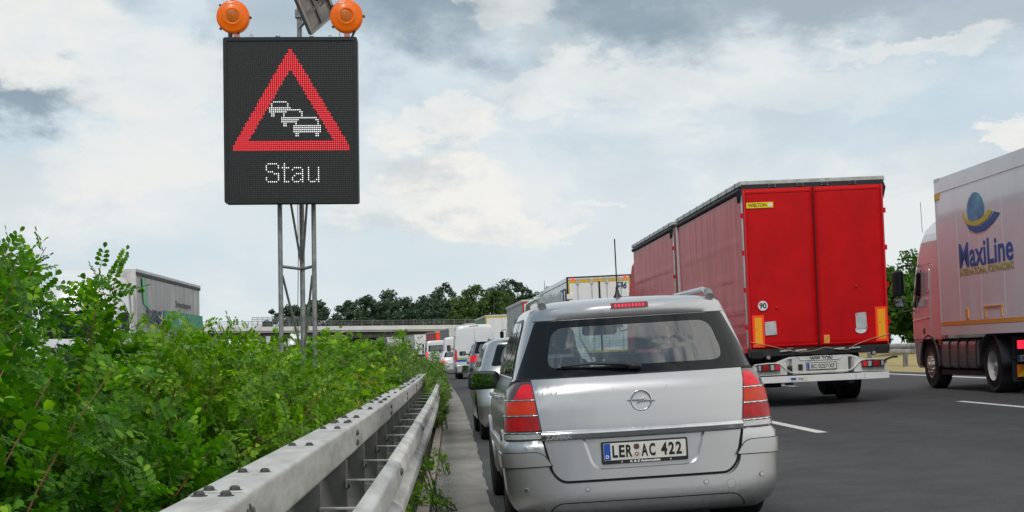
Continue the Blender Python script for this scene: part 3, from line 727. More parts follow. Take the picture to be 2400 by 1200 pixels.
def bush(name, label, group, X, s, kind, h=1.5, rad=(1., 1.), stems=40, leafm='leaf_senna', stemm='stem_red', size=.15, per=9, twigs=5, tall=(), base_r=.45, low=.25, category='bush', yellow=0., dirx=0.):
    root = thing(name, label, category, loc=(*road(X, s)[:2], zL), group=group)
    P = []; D = []; S = []; NR = []; sb = MB(); tw = MB()
    lst = []
    for i in range(stems):
        a = random.uniform(0, 2*PI); q = math.sqrt(random.random()); tx, ty = math.cos(a)*q*rad[0], math.sin(a)*q*rad[1]
        hh = h*(random.uniform(.86, 1.03))*(1-.30*q**3)
        if random.random() < low: hh *= random.uniform(.35, .75)
        lst.append(((math.cos(a)*q*base_r, math.sin(a)*q*base_r*rad[1], 0), (tx+dirx, ty, hh)))
    for t in tall: lst.append(((t[0]*.5, t[1]*.6, 0), t))
    for ti, (p0, p1) in enumerate(lst):
        p0 = np.array(p0, float); p1 = np.array(p1, float); ln = np.linalg.norm(p1-p0); d = p1-p0; out_ = np.array([d[0], d[1], 0]); hn = np.linalg.norm(out_)
        mid = (p0+p1)/2+np.array([0, 0, .10*ln])-out_*.12; n = 7
        pts = [(1-t)**2*p0+2*t*(1-t)*mid+t*t*p1+np.random.normal(0, .006, 3) for t in np.linspace(0, 1, n)]
        sb.tube(pts, [(.0085 if ti < stems else .0055)*(1-.75*k/(n-1))*(1.0 if kind == 'senna' else .9) for k in range(n)], 5, caps=False)
        segs = [(pts, .30, per, 1.)] if ti < stems else [(pts, .30, per*2, .95)]
        for j in range(twigs if ti < stems else max(4, twigs//2)):
            t = random.uniform(.22, .95); q, dd = along(pts, t); dd = dd/np.linalg.norm(dd); rv = np.random.normal(0, 1, 3); rv -= dd*rv.dot(dd); rv /= np.linalg.norm(rv)
            tp = curve_pts(q, dd*.7+rv+np.array([0, 0, .25]), random.uniform(.18, .42)*min(1, h/1.2)*(1 if ti < stems else .42), (0, 0, .3), 4); tw.tube(tp, [.0026, .0022, .0018, .0014, .001], 4, caps=False); segs.append((tp, .05, max(3, int(per*.55)), .9))
        for (sp, t0, cnt, sc) in segs:
            ph = random.uniform(0, 6)
            for c in range(cnt):
                t = t0+(1-t0)*(c+random.random()*.5)/cnt; t = min(.995, t); q, dd = along(sp, t); dd = dd/(np.linalg.norm(dd)+1e-9); ph += 2.4
                a1 = np.cross(dd, [0.3, .2, 1.]); a1 /= np.linalg.norm(a1)+1e-9; a2 = np.cross(dd, a1); rv = a1*math.cos(ph)+a2*math.sin(ph)
                dv = dd*(.35+.9*(t > .93))+rv+np.array([0, 0, .18])+np.random.normal(0, .15, 3)
                P.append(q); D.append(dv); S.append(size*sc*random.uniform(.7, 1.15)*(1-.3*(t > .9))); NR.append(dd+np.random.normal(0, .35, 3)+np.array([0, 0, .7]))
    P = np.array(P); D = np.array(D); S = np.array(S); R_ = frames(D, np.random.normal(0, .35, len(P)), np.array(NR))
    groups = np.random.randint(0, 3, len(P)); Vs = []; Fs = []; b = 0; ye = np.random.random(len(P)) < yellow*np.clip(1.6-P[:, 2]/h*1.7, 0, 1.5)
    for mode in (0, 1):
        Vs = []; Fs = []; b = 0
        for g in range(3):
            T, F = SENNA[g] if kind == 'senna' else MAPLE
            if kind == 'mugwort':
                tt, ff = leaflet(1., .26); T = np.concatenate([tt, tt*[.8, 1, 1]@np.array([[.6, .8, 0], [-.8, .6, 0], [0, 0, 1]]), tt*[.8, 1, 1]@np.array([[.6, -.8, 0], [.8, .6, 0], [0, 0, 1]])]); F = np.concatenate([ff, ff+6, ff+12])
            idx = np.where((groups == g) & (ye == bool(mode)))[0]
            if not len(idx): continue
            V, FF = place(T, F, R_[idx], P[idx], S[idx]); Vs.append(V); Fs.append(FF+b); b += len(V)
        if not Vs: continue
        o = stuff(mesh_np('foliage', np.concatenate(Vs), np.concatenate(Fs), 'leaf_maple_yellow' if mode else leafm, root))
        if mode: o['label'] = 'leaves turned yellow and orange low in the bush'
    stuff(sb.build('stems', stemm, root, smooth=60, fixn=False)); stuff(tw.build('twigs', 'stem_green' if kind != 'mugwort' else stemm, root, smooth=60, fixn=False))
    return root

def make_tree(name, label, group, loc, h, w, leafm, barkm='bark', kind='round', n=3200, leaf=.5, seed=0, trunk=.2, trunk_h=.25, category='tree', gap=0.):
    rs = np.random.RandomState(seed); root = thing(name, label, category, loc=loc, group=group)
    nb = 64 if kind != 'poplar' else 40; cs = []; rad = []
    for i in range(nb):
        for _ in range(50):
            p = rs.uniform(-1, 1, 3)
            if p.dot(p) < 1: break
        t = (p[2]+1)/2
        wid = {'round': 1-.25*abs(p[2])**2, 'poplar': .75+.35*math.sin(t*PI), 'birch': .9-.5*t, 'bush': 1.1-.3*t}[kind]
        z = h*(trunk_h+(1-trunk_h)*(.08+.84*t)); cs.append((p[0]*w/2*wid*.85, p[1]*w/2*wid*.85, z)); rad.append(rs.uniform(.075, .15)*min(h, w*1.3)*(1-.35*max(0, t-.5)))
    cs = np.array(cs); rad = np.array(rad); k = rs.randint(0, nb, n); d = rs.normal(0, 1, (n, 3)); d /= np.linalg.norm(d, axis=1, keepdims=True)
    P = cs[k]+d*(rad[k]*rs.uniform(.45, 1.08, n))[:, None]*np.array([1.05, 1.05, .8]); P[:, 2] = np.maximum(P[:, 2], h*.03)
    nrm = d+rs.normal(0, .6, (n, 3)); dv = np.cross(nrm, rs.normal(0, 1, (n, 3))); T = np.array([(-.5, -.15, 0), (-.1, -.4, .05), (.5, -.1, 0), (.35, .35, .06), (-.25, .42, 0)])
    R_ = frames(dv, None, nrm); V, F = place(T[[0, 1, 2, 3]], np.array([(0, 1, 2, 3)]), R_, P, leaf*rs.uniform(.6, 1.3, n))
    stuff(mesh_np('crown', V, F, leafm, root))
    b = MB(); tr = trunk; b.tube([(0, 0, -.3), (rs.uniform(-.2, .2), 0, h*.3), (rs.uniform(-.4, .4), 0, h*.62), (0, 0, h*.9)], [tr, tr*.8, tr*.5, tr*.12], 8)
    for j in range(9):
        z = h*(.22+.06*j); c = cs[rs.randint(nb)]; b.tube([(0, 0, z), (c[0]*.5, c[1]*.5, z+(c[2]-z)*.35), tuple(c)], [tr*.35, tr*.25, tr*.08], 6)
    b.build('trunk', barkm, root, smooth=60, fixn=False)
    return root

# ------------------------------------------------------------------ hedge on the median
G = 'bushes along the median'
def at_px(px, py, s):
    return ((px-1090)*s/3600., CAMH+(830-py)*s/3600.)
SD = [(-1.78, 2.7, 1.06, 84), (-2.25, 4.1, 1.16, 84), (-1.80, 5.6, 1.16, 100), (-2.6, 6.9, 1.22, 64), (-1.75, 7.5, 1.28, 96), (-1.80, 9.2, 1.37, 90), (-1.75, 10.7, 1.33, 84)]
SL = ['big pinnate-leaved bush nearest the camera, filling the lower left corner', 'tall bush with red-brown stems rising past the truck cab at far left',
      'bush with small oval leaflets in front of the white truck cab door', 'bush with oval leaflets standing back from the barrier, below the green-banded trailer',
      'bright green bush right behind the barrier, left of the sign posts', 'dense small-leaved bush just left of the sign posts', 'small-leaved bush at the foot of the sign, before the lobed-leaf bushes']
def tl(X0, s0, lst):
    r = []
    for (px, py, s) in lst:
        x, z = at_px(px, py, s); r.append((x-(X0-off(s)), s-s0, z-zL))
    return r
TALL = {0: tl(-1.78, 2.7, [(-20, 640, 4.4), (10, 720, 3.8), (60, 760, 4.2), (140, 860, 4.0), (270, 850, 4.6)]),
        1: tl(-2.25, 4.1, [(30, 545, 5.4), (115, 566, 5.6), (60, 590, 5.2), (-10, 600, 5.0), (75, 640, 5.6), (0, 680, 5.2), (20, 600, 5.6), (85, 610, 5.2), (62, 560, 5.9), (100, 590, 5.8), (38, 620, 5.9), (-5, 620, 5.7), (70, 720, 5.4), (50, 640, 5.0), (-30, 570, 5.2), (10, 640, 4.8), (60, 700, 5.), (5, 560, 5.5), (45, 575, 5.8), (25, 700, 5.3), (-15, 650, 5.4)]),
        2: tl(-1.85, 5.6, [(222, 600, 6.2), (262, 604, 6.3), (205, 690, 6.0), (290, 720, 6.3)]),
        4: tl(-1.75, 7.6, [(395, 760, 8.0), (430, 765, 8.2)]), 5: tl(-1.95, 9.2, [(500, 752, 9.5), (530, 757, 9.5), (470, 765, 9.2)]), 6: tl(-1.75, 10.7, [(600, 770, 11.2), (575, 775, 10.6)])}
for i, (X, s, h, st) in enumerate(SD):
    near = i < 4
    bush('senna_bush', SL[i], G, X, s, 'senna', h=h, rad=(.98 if X > -2.3 else 1.1, .95), stems=st, leafm='leaf_senna' if near else 'leaf_senna_far', size=.145 if near else .135, per=11, twigs=8, tall=TALL.get(i, ()), low=.42, dirx=.02)
MD = [(-1.75, 12.3, 1.22, 60), (-1.8, 14.2, 1.27, 54), (-1.7, 16.4, 1.36, 54), (-1.75, 18.8, 1.43, 50), (-1.75, 21.6, 1.48, 46), (-1.9, 25, 1.56, 42), (-2.0, 29, 1.60, 38)]
ML = ['lobed-leaf bush around the right sign post with some yellow leaves low down', 'lobed-leaf bush just right of the sign posts, yellowing near the barrier', 'bushy green maple-like shrub in the middle of the hedge',
      'light green lobed-leaf shrub below the bridge, with a few orange leaves', 'lobed-leaf shrub where the hedge meets the pale flowering weeds', 'darker shrub behind the pale flowering weeds', 'last dark green shrub of the hedge before the white trucks']
for i, (X, s, h, st) in enumerate(MD):
    ta = {0: tl(X, s, [(655, 770, 12.6), (700, 790, 12.8), (640, 800, 12.)]), 1: tl(X, s, [(775, 766, 14.6), (745, 790, 14)]), 2: tl(X, s, [(830, 778, 17)]), 4: tl(X, s, [(950, 772, 24), (900, 775, 22)])}.get(i, ())
    bush('maple_bush', ML[i], G, X, s, 'maple', h=h, rad=(1.0, 1.25), stems=st+12, leafm='leaf_maple', stemm='stem_brown', size=.095 if i < 3 else .12, per=11, twigs=6, tall=ta, low=.45, yellow=.34 if i < 3 else .14)
for i, (X, s, st, h, rx, ry, lb) in enumerate([(-1.05, 23.5, 60, 1.42, .42, 2.2, 'pale green flowering weeds growing over the barrier end of the hedge, nearer clump'), (-1.0, 29, 60, 1.5, .45, 2.6, 'pale green flowering weeds at the far tip of the hedge, beside the queue of cars'),
                                                (-.45, 26, 34, .98, .14, 3.2, 'weeds growing up between the box beam and the lower beam of the barrier'), (-.45, 34, 40, 1.25, .2, 3.5, 'tall weeds growing through the barrier by the white van')]):
    bush('mugwort_clump', lb, 'weeds at the crash barrier', X, s, 'mugwort', h=h, rad=(rx, ry), stems=st, leafm='leaf_mugwort', stemm='stem_green', size=.10, per=20, twigs=5, low=.3, base_r=.3, category='weeds')
for i, (X, s, st, h, lb) in enumerate([(-.34, 6.3, 10, .33, 'small weed with broad leaves at the kerb under the nearest barrier section'), (-.33, 7.6, 9, .24, 'small weed in the kerb joint beside the gutter'), (-.45, 10.2, 12, .5, 'green weed growing between the barrier posts, middle distance'), (-.45, 13.2, 12, .55, 'green weed between the posts further along the barrier'),
                                        (-.30, 12.3, 10, .22, 'thin weed at the kerb beside the gutter joint'), (-.30, 16, 12, .3, 'weed hanging over the kerb near the silver hatchback'), (-.43, 8.2, 8, .55, 'thin weed standing behind the lower beam')]):
    bush('weed', lb, 'weeds at the crash barrier', X, s, 'maple', h=h, rad=(.12, .35), stems=st, leafm='leaf_maple', stemm='stem_green', size=.055, per=5, twigs=2, low=.4, base_r=.3, category='weeds')

for i, (X, s) in enumerate([(-3.3, 9.5), (-3.2, 12.2), (-3.2, 15.2), (-3.3, 18.6), (-3.3, 22.5), (-3.2, 27.)]):
    bush('hedge_shrub', ['back-row shrub below the green-banded trailer, seen over the front bushes', 'back-row shrub left of the sign posts', 'back-row shrub behind the sign posts', 'back-row shrub right of the sign posts', 'back-row shrub below the left half of the wood', 'last back-row shrub under the bridge'][i],
         'back row of shrubs on the median', X, s, 'maple', h=[1.2, 1.2, 1.22, 1.3, 1.42, 1.5][i], rad=(1.1, 1.7), stems=46, leafm='leaf_maple' if i > 1 else 'leaf_senna_far', stemm='stem_brown', size=.13, per=9, twigs=5, low=.3)
# ------------------------------------------------------------------ bridge
br = thing('overpass', 'white concrete road bridge with railing crossing the motorway in the distance', 'bridge', loc=(-38, 300, 0))
BX0, BX1 = -70., 41.; zt = 7.05
def bz(x): return zt-.10*0+(x-0)*.002
b = MB().box(BX0, BX1, -.25, .0, 6.25, zt); b.build('fascia', 'bridge_concrete', br, smooth=0)
MB().box(BX0, BX1, .0, 10, 5.9, zt-.25).build('deck', 'bridge_concrete', br, smooth=0)
MB().box(BX0, 33.5, .5, 9.5, 4.75, 5.9).build('girder', 'bridge_dark', br, smooth=0)
for x in (-24., 33.8): MB().box(x-.6, x+.6, 2, 8, -.3, 5.9 if x > 0 else 4.75).build('pier', 'bridge_concrete', br, smooth=0)
MB().prism([(34.6, -.5), (75, -.5), (75, 6.9), (41.1, 6.9), (41.1, 6.2), (34.6, 2.)], 0, 14).build('embankment', 'grass_ground', br, smooth=0)
rb = MB(); 
for k in range(56):
    x = BX0+2*k; MB().box(x-.04, x+.04, -.13, -.05, zt, zt+1.05).build('railing_post', 'galv_dark', br, smooth=0)
rb.box(BX0, BX1, -.14, -.04, zt+1.0, zt+1.08).box(BX0, BX1, -.12, -.06, zt+.52, zt+.57); rb.build('handrail', 'galv_dark', br, smooth=0)
ms = MB()
for k in range(int((BX1-BX0)/.28)): ms.box(BX0+k*.28, BX0+k*.28+.045, -.11, -.08, zt+.03, zt+1.)
stuff(ms.build('railing_bars', 'galv_dark', br, smooth=0))
# raised screen with cross rails at the left end of the bridge
sc_ = thing('protective_screen', 'raised grey mesh screen standing on the left part of the bridge', 'screen', loc=(-38, 300.4, zt))
g = MB()
for k in range(13): MB().box(-3.4+k*1.0, -3.3+k*1.0, -.05, .05, 0, 1.85).build('screen_post', 'galv_dark', sc_, smooth=0)
for z in (.35, 1.05, 1.45, 1.85): MB().box(-3.4, 8.7, -.07, -.05, z-.04, z+.04).build('screen_rail', 'galv_dark', sc_, smooth=0)
gg = MB().box(-3.4, 8.7, -.01, .01, 1.05, 1.85)
for k in range(60): g.box(-3.4+k*.2, -3.36+k*.2, -.045, -.03, 1.05, 1.85)
stuff(g.build('screen_bars', 'galv_dark', sc_, smooth=0))

# ------------------------------------------------------------------ trees far behind the bridge
def far_tree(px, ytop, s, wpx, mt, kind, name, label, bark='bark', n=3000, leaf=.75, grp='trees behind the bridge', th=.22, sd=None, z0=0.):
    x, zt_ = at_px(px, ytop, s); h = (zt_-z0)/1.02
    make_tree(name, label, grp, (x, s, z0), h, wpx*s/3600., mt, bark, kind, n=n, leaf=leaf, seed=sd if sd is not None else int(px*7+ytop), trunk=h*.016, trunk_h=th)
FT = [
 (640, 718, 360, 66, 'leaf_tree_dark', 'round', 'small round tree left of the sign posts, behind the mesh screen'),
 (694, 697, 340, 90, 'leaf_tree_dark', 'round', 'round tree seen between the left sign posts'),
 (738, 690, 350, 92, 'leaf_tree_dark', 'round', 'large round tree seen just right of the sign posts'),
 (818, 706, 345, 84, 'leaf_tree_dark', 'round', 'leftmost low tree of the wood, right of the open gap of sky'),
 (862, 690, 350, 90, 'leaf_tree_dark', 'round', 'rounded tree in the left part of the wood'),
 (905, 676, 355, 88, 'leaf_tree_dark', 'round', 'highest tree of the left half of the wood'),
 (950, 700, 350, 84, 'leaf_tree_dark', 'round', 'lower tree after the highest of the left half'),
 (1000, 690, 345, 84, 'leaf_tree_dark', 'round', 'tree in the middle dip of the wood'),
 (1042, 660, 370, 70, 'leaf_tree_dark', 'poplar', 'tall narrow tree left of the birch'),
 (1062, 688, 340, 70, 'leaf_tree_dark', 'round', 'dark tree filling the wood just left of the birch'),
 (1118, 668, 330, 104, 'leaf_tree_birch', 'round', 'broad olive green birch with pale trunk above the white van'),
 (1088, 705, 322, 70, 'leaf_tree_birch', 'round', 'lower olive birch beside the broad birch'),
 (1160, 682, 325, 76, 'leaf_tree_birch', 'round', 'olive green birch right of the broad birch'),
 (1176, 656, 380, 70, 'leaf_tree_dark', 'round', 'dark tree top behind the birches'),
 (1212, 652, 370, 66, 'leaf_tree_dark', 'poplar', 'tall poplar with sky showing through its crown'),
 (1236, 660, 372, 50, 'leaf_tree_dark', 'poplar', 'narrow poplar beside the tall see-through one'),
 (1205, 712, 310, 66, 'leaf_tree_mid', 'round', 'bright green shrubby tree above the beige curtain trailer'),
 (1278, 652, 365, 60, 'leaf_tree_dark', 'round', 'dark tree rising left of the numbered refrigerated trailer'),
 (1262, 690, 320, 60, 'leaf_tree_mid', 'round', 'mid green tree just left of the numbered trailer'),
 (1310, 660, 380, 60, 'leaf_tree_dark', 'round', 'dark tree mostly behind the numbered trailer'),
]
for i, (px, yt, s, wpx, mt_, kd, lb) in enumerate(FT):
    nm = 'birch_tree' if 'birch' in mt_ else 'poplar_tree' if kd == 'poplar' else 'deciduous_tree'
    far_tree(px, yt-(18 if i > 2 else 8), s, wpx*((1.5 if i > 4 else 1.0) if kd == 'round' else 1.1), mt_, kd, nm, lb, 'birch_bark' if nm == 'birch_tree' else 'bark', th=.0 if kd == 'round' else .12, n=7000 if kd != 'poplar' else 3600, leaf=.62)
for i in range(16):  # understory closing the wood below, behind the railing
    px = 790+i*36; far_tree(px, 728+random.uniform(-10, 8), 395+random.uniform(-10, 10), 90, 'leaf_tree_dark', 'bush', 'undergrowth_bush', 'low dark undergrowth filling the foot of the wood behind the bridge railing', n=2200, leaf=.8, grp='undergrowth behind the bridge railing', th=.0, sd=900+i)
# trees on the right verge
VT = [(20.0, 60, 4.2, 5.5, 'leafy green tree seen in the gap between the red trailer and the white cab'), (19.5, 66, 3.9, 5.0, 'bright green lower tree in the gap behind the right crash barrier'), (22.5, 70, 5.0, 6., 'darker taller tree behind the gap right of the red trailer'),
      (17.6, 57, 3.2, 3.4, 'low bright bush just behind the right crash barrier'), (18.5, 74, 4., 4.5, 'bush further along the right verge in the gap')]
for i, (X, s, h, w, lb) in enumerate(VT):
    p = road(X, s); make_tree('verge_tree', lb, 'trees on the right verge', (p[0], p[1], 1.15), h, w, 'leaf_tree_near', 'bark', 'bush', n=9000, leaf=.20, seed=50+i, trunk=.1, trunk_h=.02)
for i in range(9):
    X, s = 21+random.uniform(-1.5, 3), 84+i*22; p = road(X, s)
    make_tree('verge_tree', ['first','second','third','fourth','fifth','sixth','seventh','eighth','ninth'][i]+' tree beyond the gap in the row along the right verge', 'trees on the right verge, far part', (p[0], p[1], 1.0), 6.5, 7, 'leaf_tree_mid', 'bark', 'bush', n=2600, leaf=.42, seed=80+i, trunk=.12, trunk_h=.03)

# ------------------------------------------------------------------ silver people carrier (hero)
# rows: z, half width, rear y, front y, rear corner depth, front corner depth
ZR = [(.13, .78, .12, 4.30, .22, .7), (.18, .83, .04, 4.38, .22, .8), (.30, .87, .045, 4.44, .22, .9), (.50, .885, .055, 4.46, .24, .95), (.62, .89, .06, 4.44, .26, .95),
      (.72, .888, .062, 4.36, .30, .95), (.86, .878, .078, 4.05, .34, .9), (.98, .858, .100, 3.55, .38, .8), (1.045, .825, .150, 3.30, .40, .55), (1.07, .812, .168, 3.22, .40, .45),
      (1.25, .765, .27, 2.85, .38, .35), (1.45, .700, .395, 2.42, .36, .32), (1.465, .692, .385, 2.38, .36, .32), (1.52, .668, .39, 2.28, .38, .3), (1.548, .635, .42, 2.20, .42, .3), (1.566, .595, .50, 2.10, .5, .4), (1.585, .50, .72, 1.95, .6, .5), (1.598, .34, 1.0, 1.75, .5, .5), (1.602, .1, 1.3, 1.5, .1, .1)]
SH = Shell(ZR)
car = thing('people_carrier', 'silver people carrier with white number plate and clouds mirrored in its rear window, nearest vehicle', 'car', 1.225, 10.02, yaw=.014, lean=CF+.006)
def skipz(c):
    if 1.075 < c.z < 1.42 and c.y < 1.0 and abs(c.x) < .60: return True
    if 1.08 < c.z < 1.50 and c.y > 2.2 and abs(c.x) < .60: return True
    return False
zs = [.13, .18, .24, .30, .38, .46, .54, .62, .68, .72, .78, .86, .92, .98, 1.02, 1.045, 1.07, 1.13, 1.19, 1.25, 1.31, 1.37, 1.41, 1.45, 1.475, 1.50, 1.52, 1.535, 1.548, 1.558, 1.566, 1.576, 1.585, 1.592, 1.598, 1.602]
SH.build('body', 'silver_paint', car, zs, skip=skipz, wheels=((.86, .33), (3.56, .33)), wr=.37, ns=46, nrc=16)
SH.build('lining', 'interior', car, zs[2:-4], skip=skipz, wheels=((.86, .33), (3.56, .33)), wr=.40, ns=30, nrc=12, inset=.035)
uz = lambda x, z: SH.x2u(x, z)
def ZP(name, loops, m, offs, **k): return panel(name, loops, SH.rear, m, car, offs, pre=uz, **k)
# tailgate seam (dark gap), tailgate skin, recess
seamTG = rpoly([(-.790, 1.047), (-.666, .70), (-.655, .635), (-.612, .43), (-.555, .372), (.555, .372), (.612, .43), (.655, .635), (.666, .70), (.790, 1.047)][::-1], [0, 0, 0, .10, .10, .10, .10, 0, 0, 0])
TGO = rpoly([(-.702, 1.047), (-.660, .715), (-.646, .635), (-.602, .44), (-.545, .384), (.545, .384), (.602, .44), (.646, .635), (.660, .715), (.702, 1.047)][::-1], [0, 0, 0, .05, .10, .10, .05, 0, 0, 0])
sm = rpoly([(-.722, 1.054), (-.677, .70), (-.662, .628), (-.618, .432), (-.555, .366), (.555, .366), (.618, .432), (.662, .628), (.677, .70), (.722, 1.054)][::-1], [0, 0, 0, .05, .11, .11, .05, 0, 0, 0])
ZP('tailgate_gap', sm, 'seam', .004)
REC = rpoly([(-.405, .655), (-.345, .445), (.345, .445), (.405, .655)], [.0, .075, .075, .0])
tg = ZP('tailgate', [TGO, REC], 'silver_paint', .016, thick=.012, bevel=.004, step=.035)
panel('plate_recess', rpoly([(-.42, .66), (-.36, .43), (.36, .43), (.42, .66)], .05), SH.rear, 'silver_paint', tg, .0055, pre=uz)
rw = MB(); nrec = len(dens(REC, .03)); rp = dens(REC, .03)
for (x, z) in rp:
    p, n_ = SH.rear(*uz(x, z)); rw.v.append(tuple(p+n_*.014))
    c = Vector((x*.955, z*.94+.033)); p, n_ = SH.rear(*uz(c.x, c.y)); rw.v.append(tuple(p+n_*.0058))
rw.f = [(2*i, 2*i+1, 2*((i+1) % nrec)+1, 2*((i+1) % nrec)) for i in range(nrec)]; rw.build('recess_wall', 'silver_paint', tg, smooth=80)
# bumper
BO = [(-1.22, .655), (-.672, .662), (-.655, .625), (-.622, .425), (-.56, .358), (.56, .358), (.622, .425), (.655, .625), (.672, .662), (1.22, .655), (1.20, .30), (.98, .18), (.86, .145), (-.86, .145), (-.98, .18), (-1.20, .30)]
def zoff(u, z):
    p, n_ = SH.rear(u, z); t = min(1, max(0, (.66-z)/.05)); t2 = min(1, max(0, (.26-z)/.09)); e = .030*math.sin(t*PI/2)-.035*t2*t2
    k = max(0, 1-abs(z-.365)/.02)*.0
    return p+n_*(e+k), n_
bp = panel('bumper', rpoly(BO[::-1], [0]*6+[0, .0, .05, .09, .09, .05, 0, 0, 0, 0][:10], 4), zoff, 'silver_paint', car, .006, thick=.02, bevel=.006, pre=uz, step=.04)
panel('lower_insert_gap', rpoly([(-.66, .15), (-.60, .242), (.60, .242), (.66, .15)][::-1], [.0, .06, .06, .0]), zoff, 'seam', bp, .0065, pre=uz, step=.04)
panel('lower_insert', rpoly([(-.65, .152), (-.592, .236), (.592, .236), (.65, .152)][::-1], [.0, .06, .06, .0]), zoff, 'silver_dirty', bp, .010, pre=uz, step=.04)
for sg in (-1, 1):
    st = rpoly([(sg*1.20, .575), (sg*.665, .580), (sg*.608, .49), (sg*1.20, .478)], [0, .09, .01, 0], 5)
    panel('rub_strip_gap', rpoly([(sg*1.21, .58), (sg*.662, .585), (sg*.60, .484), (sg*1.21, .472)], [0, .09, .01, 0], 5), zoff, 'seam', bp, .0068, pre=uz, step=.04)
    panel('rub_strip', st, zoff, 'silver_paint', bp, .020, thick=.014, bevel=.006, pre=uz, step=.04)
for (x, z, r, mm) in ((-.775, .338, .0125, 'chrome_rough'), (-.39, .322, .0125, 'chrome_rough'), (.388, .322, .0125, 'chrome_rough'), (.76, .345, .0125, 'chrome_rough')):
    panel('sensor_ring', circ(x, z, r*1.35), zoff, 'galv_dark', bp, .0095, pre=uz, step=.02); panel('parking_sensor', circ(x, z, r), zoff, mm, bp, .013, thick=.005, bevel=.002, pre=uz, step=.02)
panel('tow_cover_gap', circ(.552, .30, .030), zoff, 'galv_dark', bp, .0070, pre=uz, step=.02); panel('tow_cover', circ(.552, .30, .0275), zoff, 'silver_paint', bp, .0085, pre=uz, step=.02)
# lamps
for sg in (-1, 1):
    def q(x, z): return SH.x2u(sg*x, z)
    LO = [(.690, 1.045), (.648, .660), (.650, .652), (1.02, .652), (.985, .80), (.935, .93), (.815, 1.035), (.76, 1.045)]
    gp = panel('lamp_gap', rpoly([(.680, 1.056), (.634, .645), (1.035, .640), (1.0, .80), (.95, .94), (.825, 1.05), (.76, 1.058)], [.01, .02, .02, .1, .1, .05, .03]), SH.rear, 'seam', car, .006, pre=q, step=.04)
    lm = panel('tail_lamp', rpoly([(.694, 1.040), (.656, .672), (.656, .662), (1.018, .657), (.980, .80), (.930, .925), (.812, 1.030), (.76, 1.040)], [.02, 0, .015, .02, .1, .1, .06, .03]), SH.rear, 'lamp_smoke', car, .014, thick=.012, bevel=.004, pre=q, step=.035)
    lit = 'lamp_red_lit'
    for (z0, z1, mm, x1, nm) in ((.930, 1.018, lit, .815, 'brake_lens'), (.828, .915, 'lamp_amber', .862, 'indicator_lens'), (.722, .812, 'lamp_red', .876, 'tail_lens'), (.668, .700, 'lamp_clear', .945, 'reversing_lens')):
        xi0 = .656+.042*(z0-.66)/.37; xi1 = .656+.042*(z1-.66)/.37
        panel(nm, rpoly([(xi0+.010, z0), (xi1+.010, z1), (x1-.05*(z1 > 1), z1), (x1+.006, z0)], [.006, .012, .03, .01]), SH.rear, mm, lm, .0185, thick=.006, bevel=.002, pre=q, step=.03)
    for z in (.921, .820, .708):
        xi = .656+.042*(z-.66)/.37; panel('chrome_bar', [(xi+.006, z-.0045), (xi+.006, z+.0045), (.985-.3*(z-.708), z+.0045), (.985-.3*(z-.708), z-.0045)], SH.rear, 'chrome', lm, .0200, thick=.004, pre=q, step=.04)
# chrome strip with name
cs_ = MB()
def cst(u, v):
    x = -.662+1.324*u; z = .648+.066*v; p, n_ = SH.rear(*uz(x, z)); return p+n_*(.016+.022*min(1, (v/.10))*(1 if v < .62 else math.cos((v-.62)/.38*PI/2)**.6)-.006*(1-v))
cs_.grid(40, 14, cst); zc = cs_.build('chrome_strip', 'chrome', car, smooth=60)
zt_ = SH.rear(*uz(-.555, .672)); text('lettering', 'ZAFIRA', .026, 'chrome_rough', zc, zt_[0]+zt_[1]*.035, (PI/2, 0, -.11), width=.175, ext=.003, bold=.001)
# emblem
em = MB(); ey = SH.rear(*uz(0, .885))[0].y-.024
R0 = .066
for i in range(40):
    pass
em.tube([(math.cos(2*PI*k/40)*R0, ey, .885+math.sin(2*PI*k/40)*R0) for k in range(41)], .0062, 8, caps=False)
em.prism([(-.094, .003), (-.090, .009), (-.002, .009), (.030, .022), (.018, .004), (.094, -.003), (.090, -.009), (.002, -.009), (-.032, -.022), (-.020, -.003)], ey-.006, ey+.004)
for i in range(len(em.v)-20, len(em.v)): em.v[i] = (em.v[i][0], em.v[i][1], em.v[i][2]+.885)
em.build('emblem', 'chrome', car, bevel=.0015, smooth=50)
# number plate
py_ = SH.rear(*uz(0, .55))[0].y+.0; PY = py_-.026
plh = MB().prism(rrect(-.285, .285, .478, .626, .012), PY, PY+.02).build('plate_holder', 'black_plastic', car, bevel=.002)
MB().prism(rrect(-.272, .272, .503, .615, .008), PY-.003, PY-.0005).build('number_plate', 'plate_white', plh, smooth=30)
MB().prism(rpoly([(-.270, .505), (-.227, .505), (-.227, .613), (-.270, .613)], [.006, 0, 0, .006]), PY-.0040, PY-.0030).build('country_band', 'plate_blue', plh, smooth=0)
text('country_letter', 'D', .022, 'ink_white', plh, (-.2485, PY-.0042, .527), ext=.0006, bold=.0008)
yy = PY-.0042
for (tx, x, w) in (('L', -.197, .036), ('E', -.152, .038), ('R', -.104, .042), ('A', -.002, .044), ('C', .049, .041), ('4', .127, .041), ('2', .176, .039), ('2', .224, .039)):
    text('plate_letter', tx, .076, 'ink_black', plh, (x, yy, .560), width=w, ext=.001, bold=.0035)
for (z, r, m_) in ((.585, .019, 'cable'), (.536, .0225, 'plate_silver')):
    MB().prism(circ(-.054, z, r, 20), yy-.001, yy+.001).build('plate_seal', m_, plh, smooth=0)
MB().prism(rpoly([(-.066, .546), (-.066, .530), (-.054, .522), (-.042, .530), (-.042, .546)], .003), yy-.002, yy-.001).build('seal_shield', 'lamp_red', plh, smooth=0)
MB().prism([(-.062, .536), (-.056, .541), (-.050, .540), (-.046, .534), (-.052, .535), (-.056, .530)], yy-.0028, yy-.002).build('seal_horse', 'ink_white', plh, smooth=0)
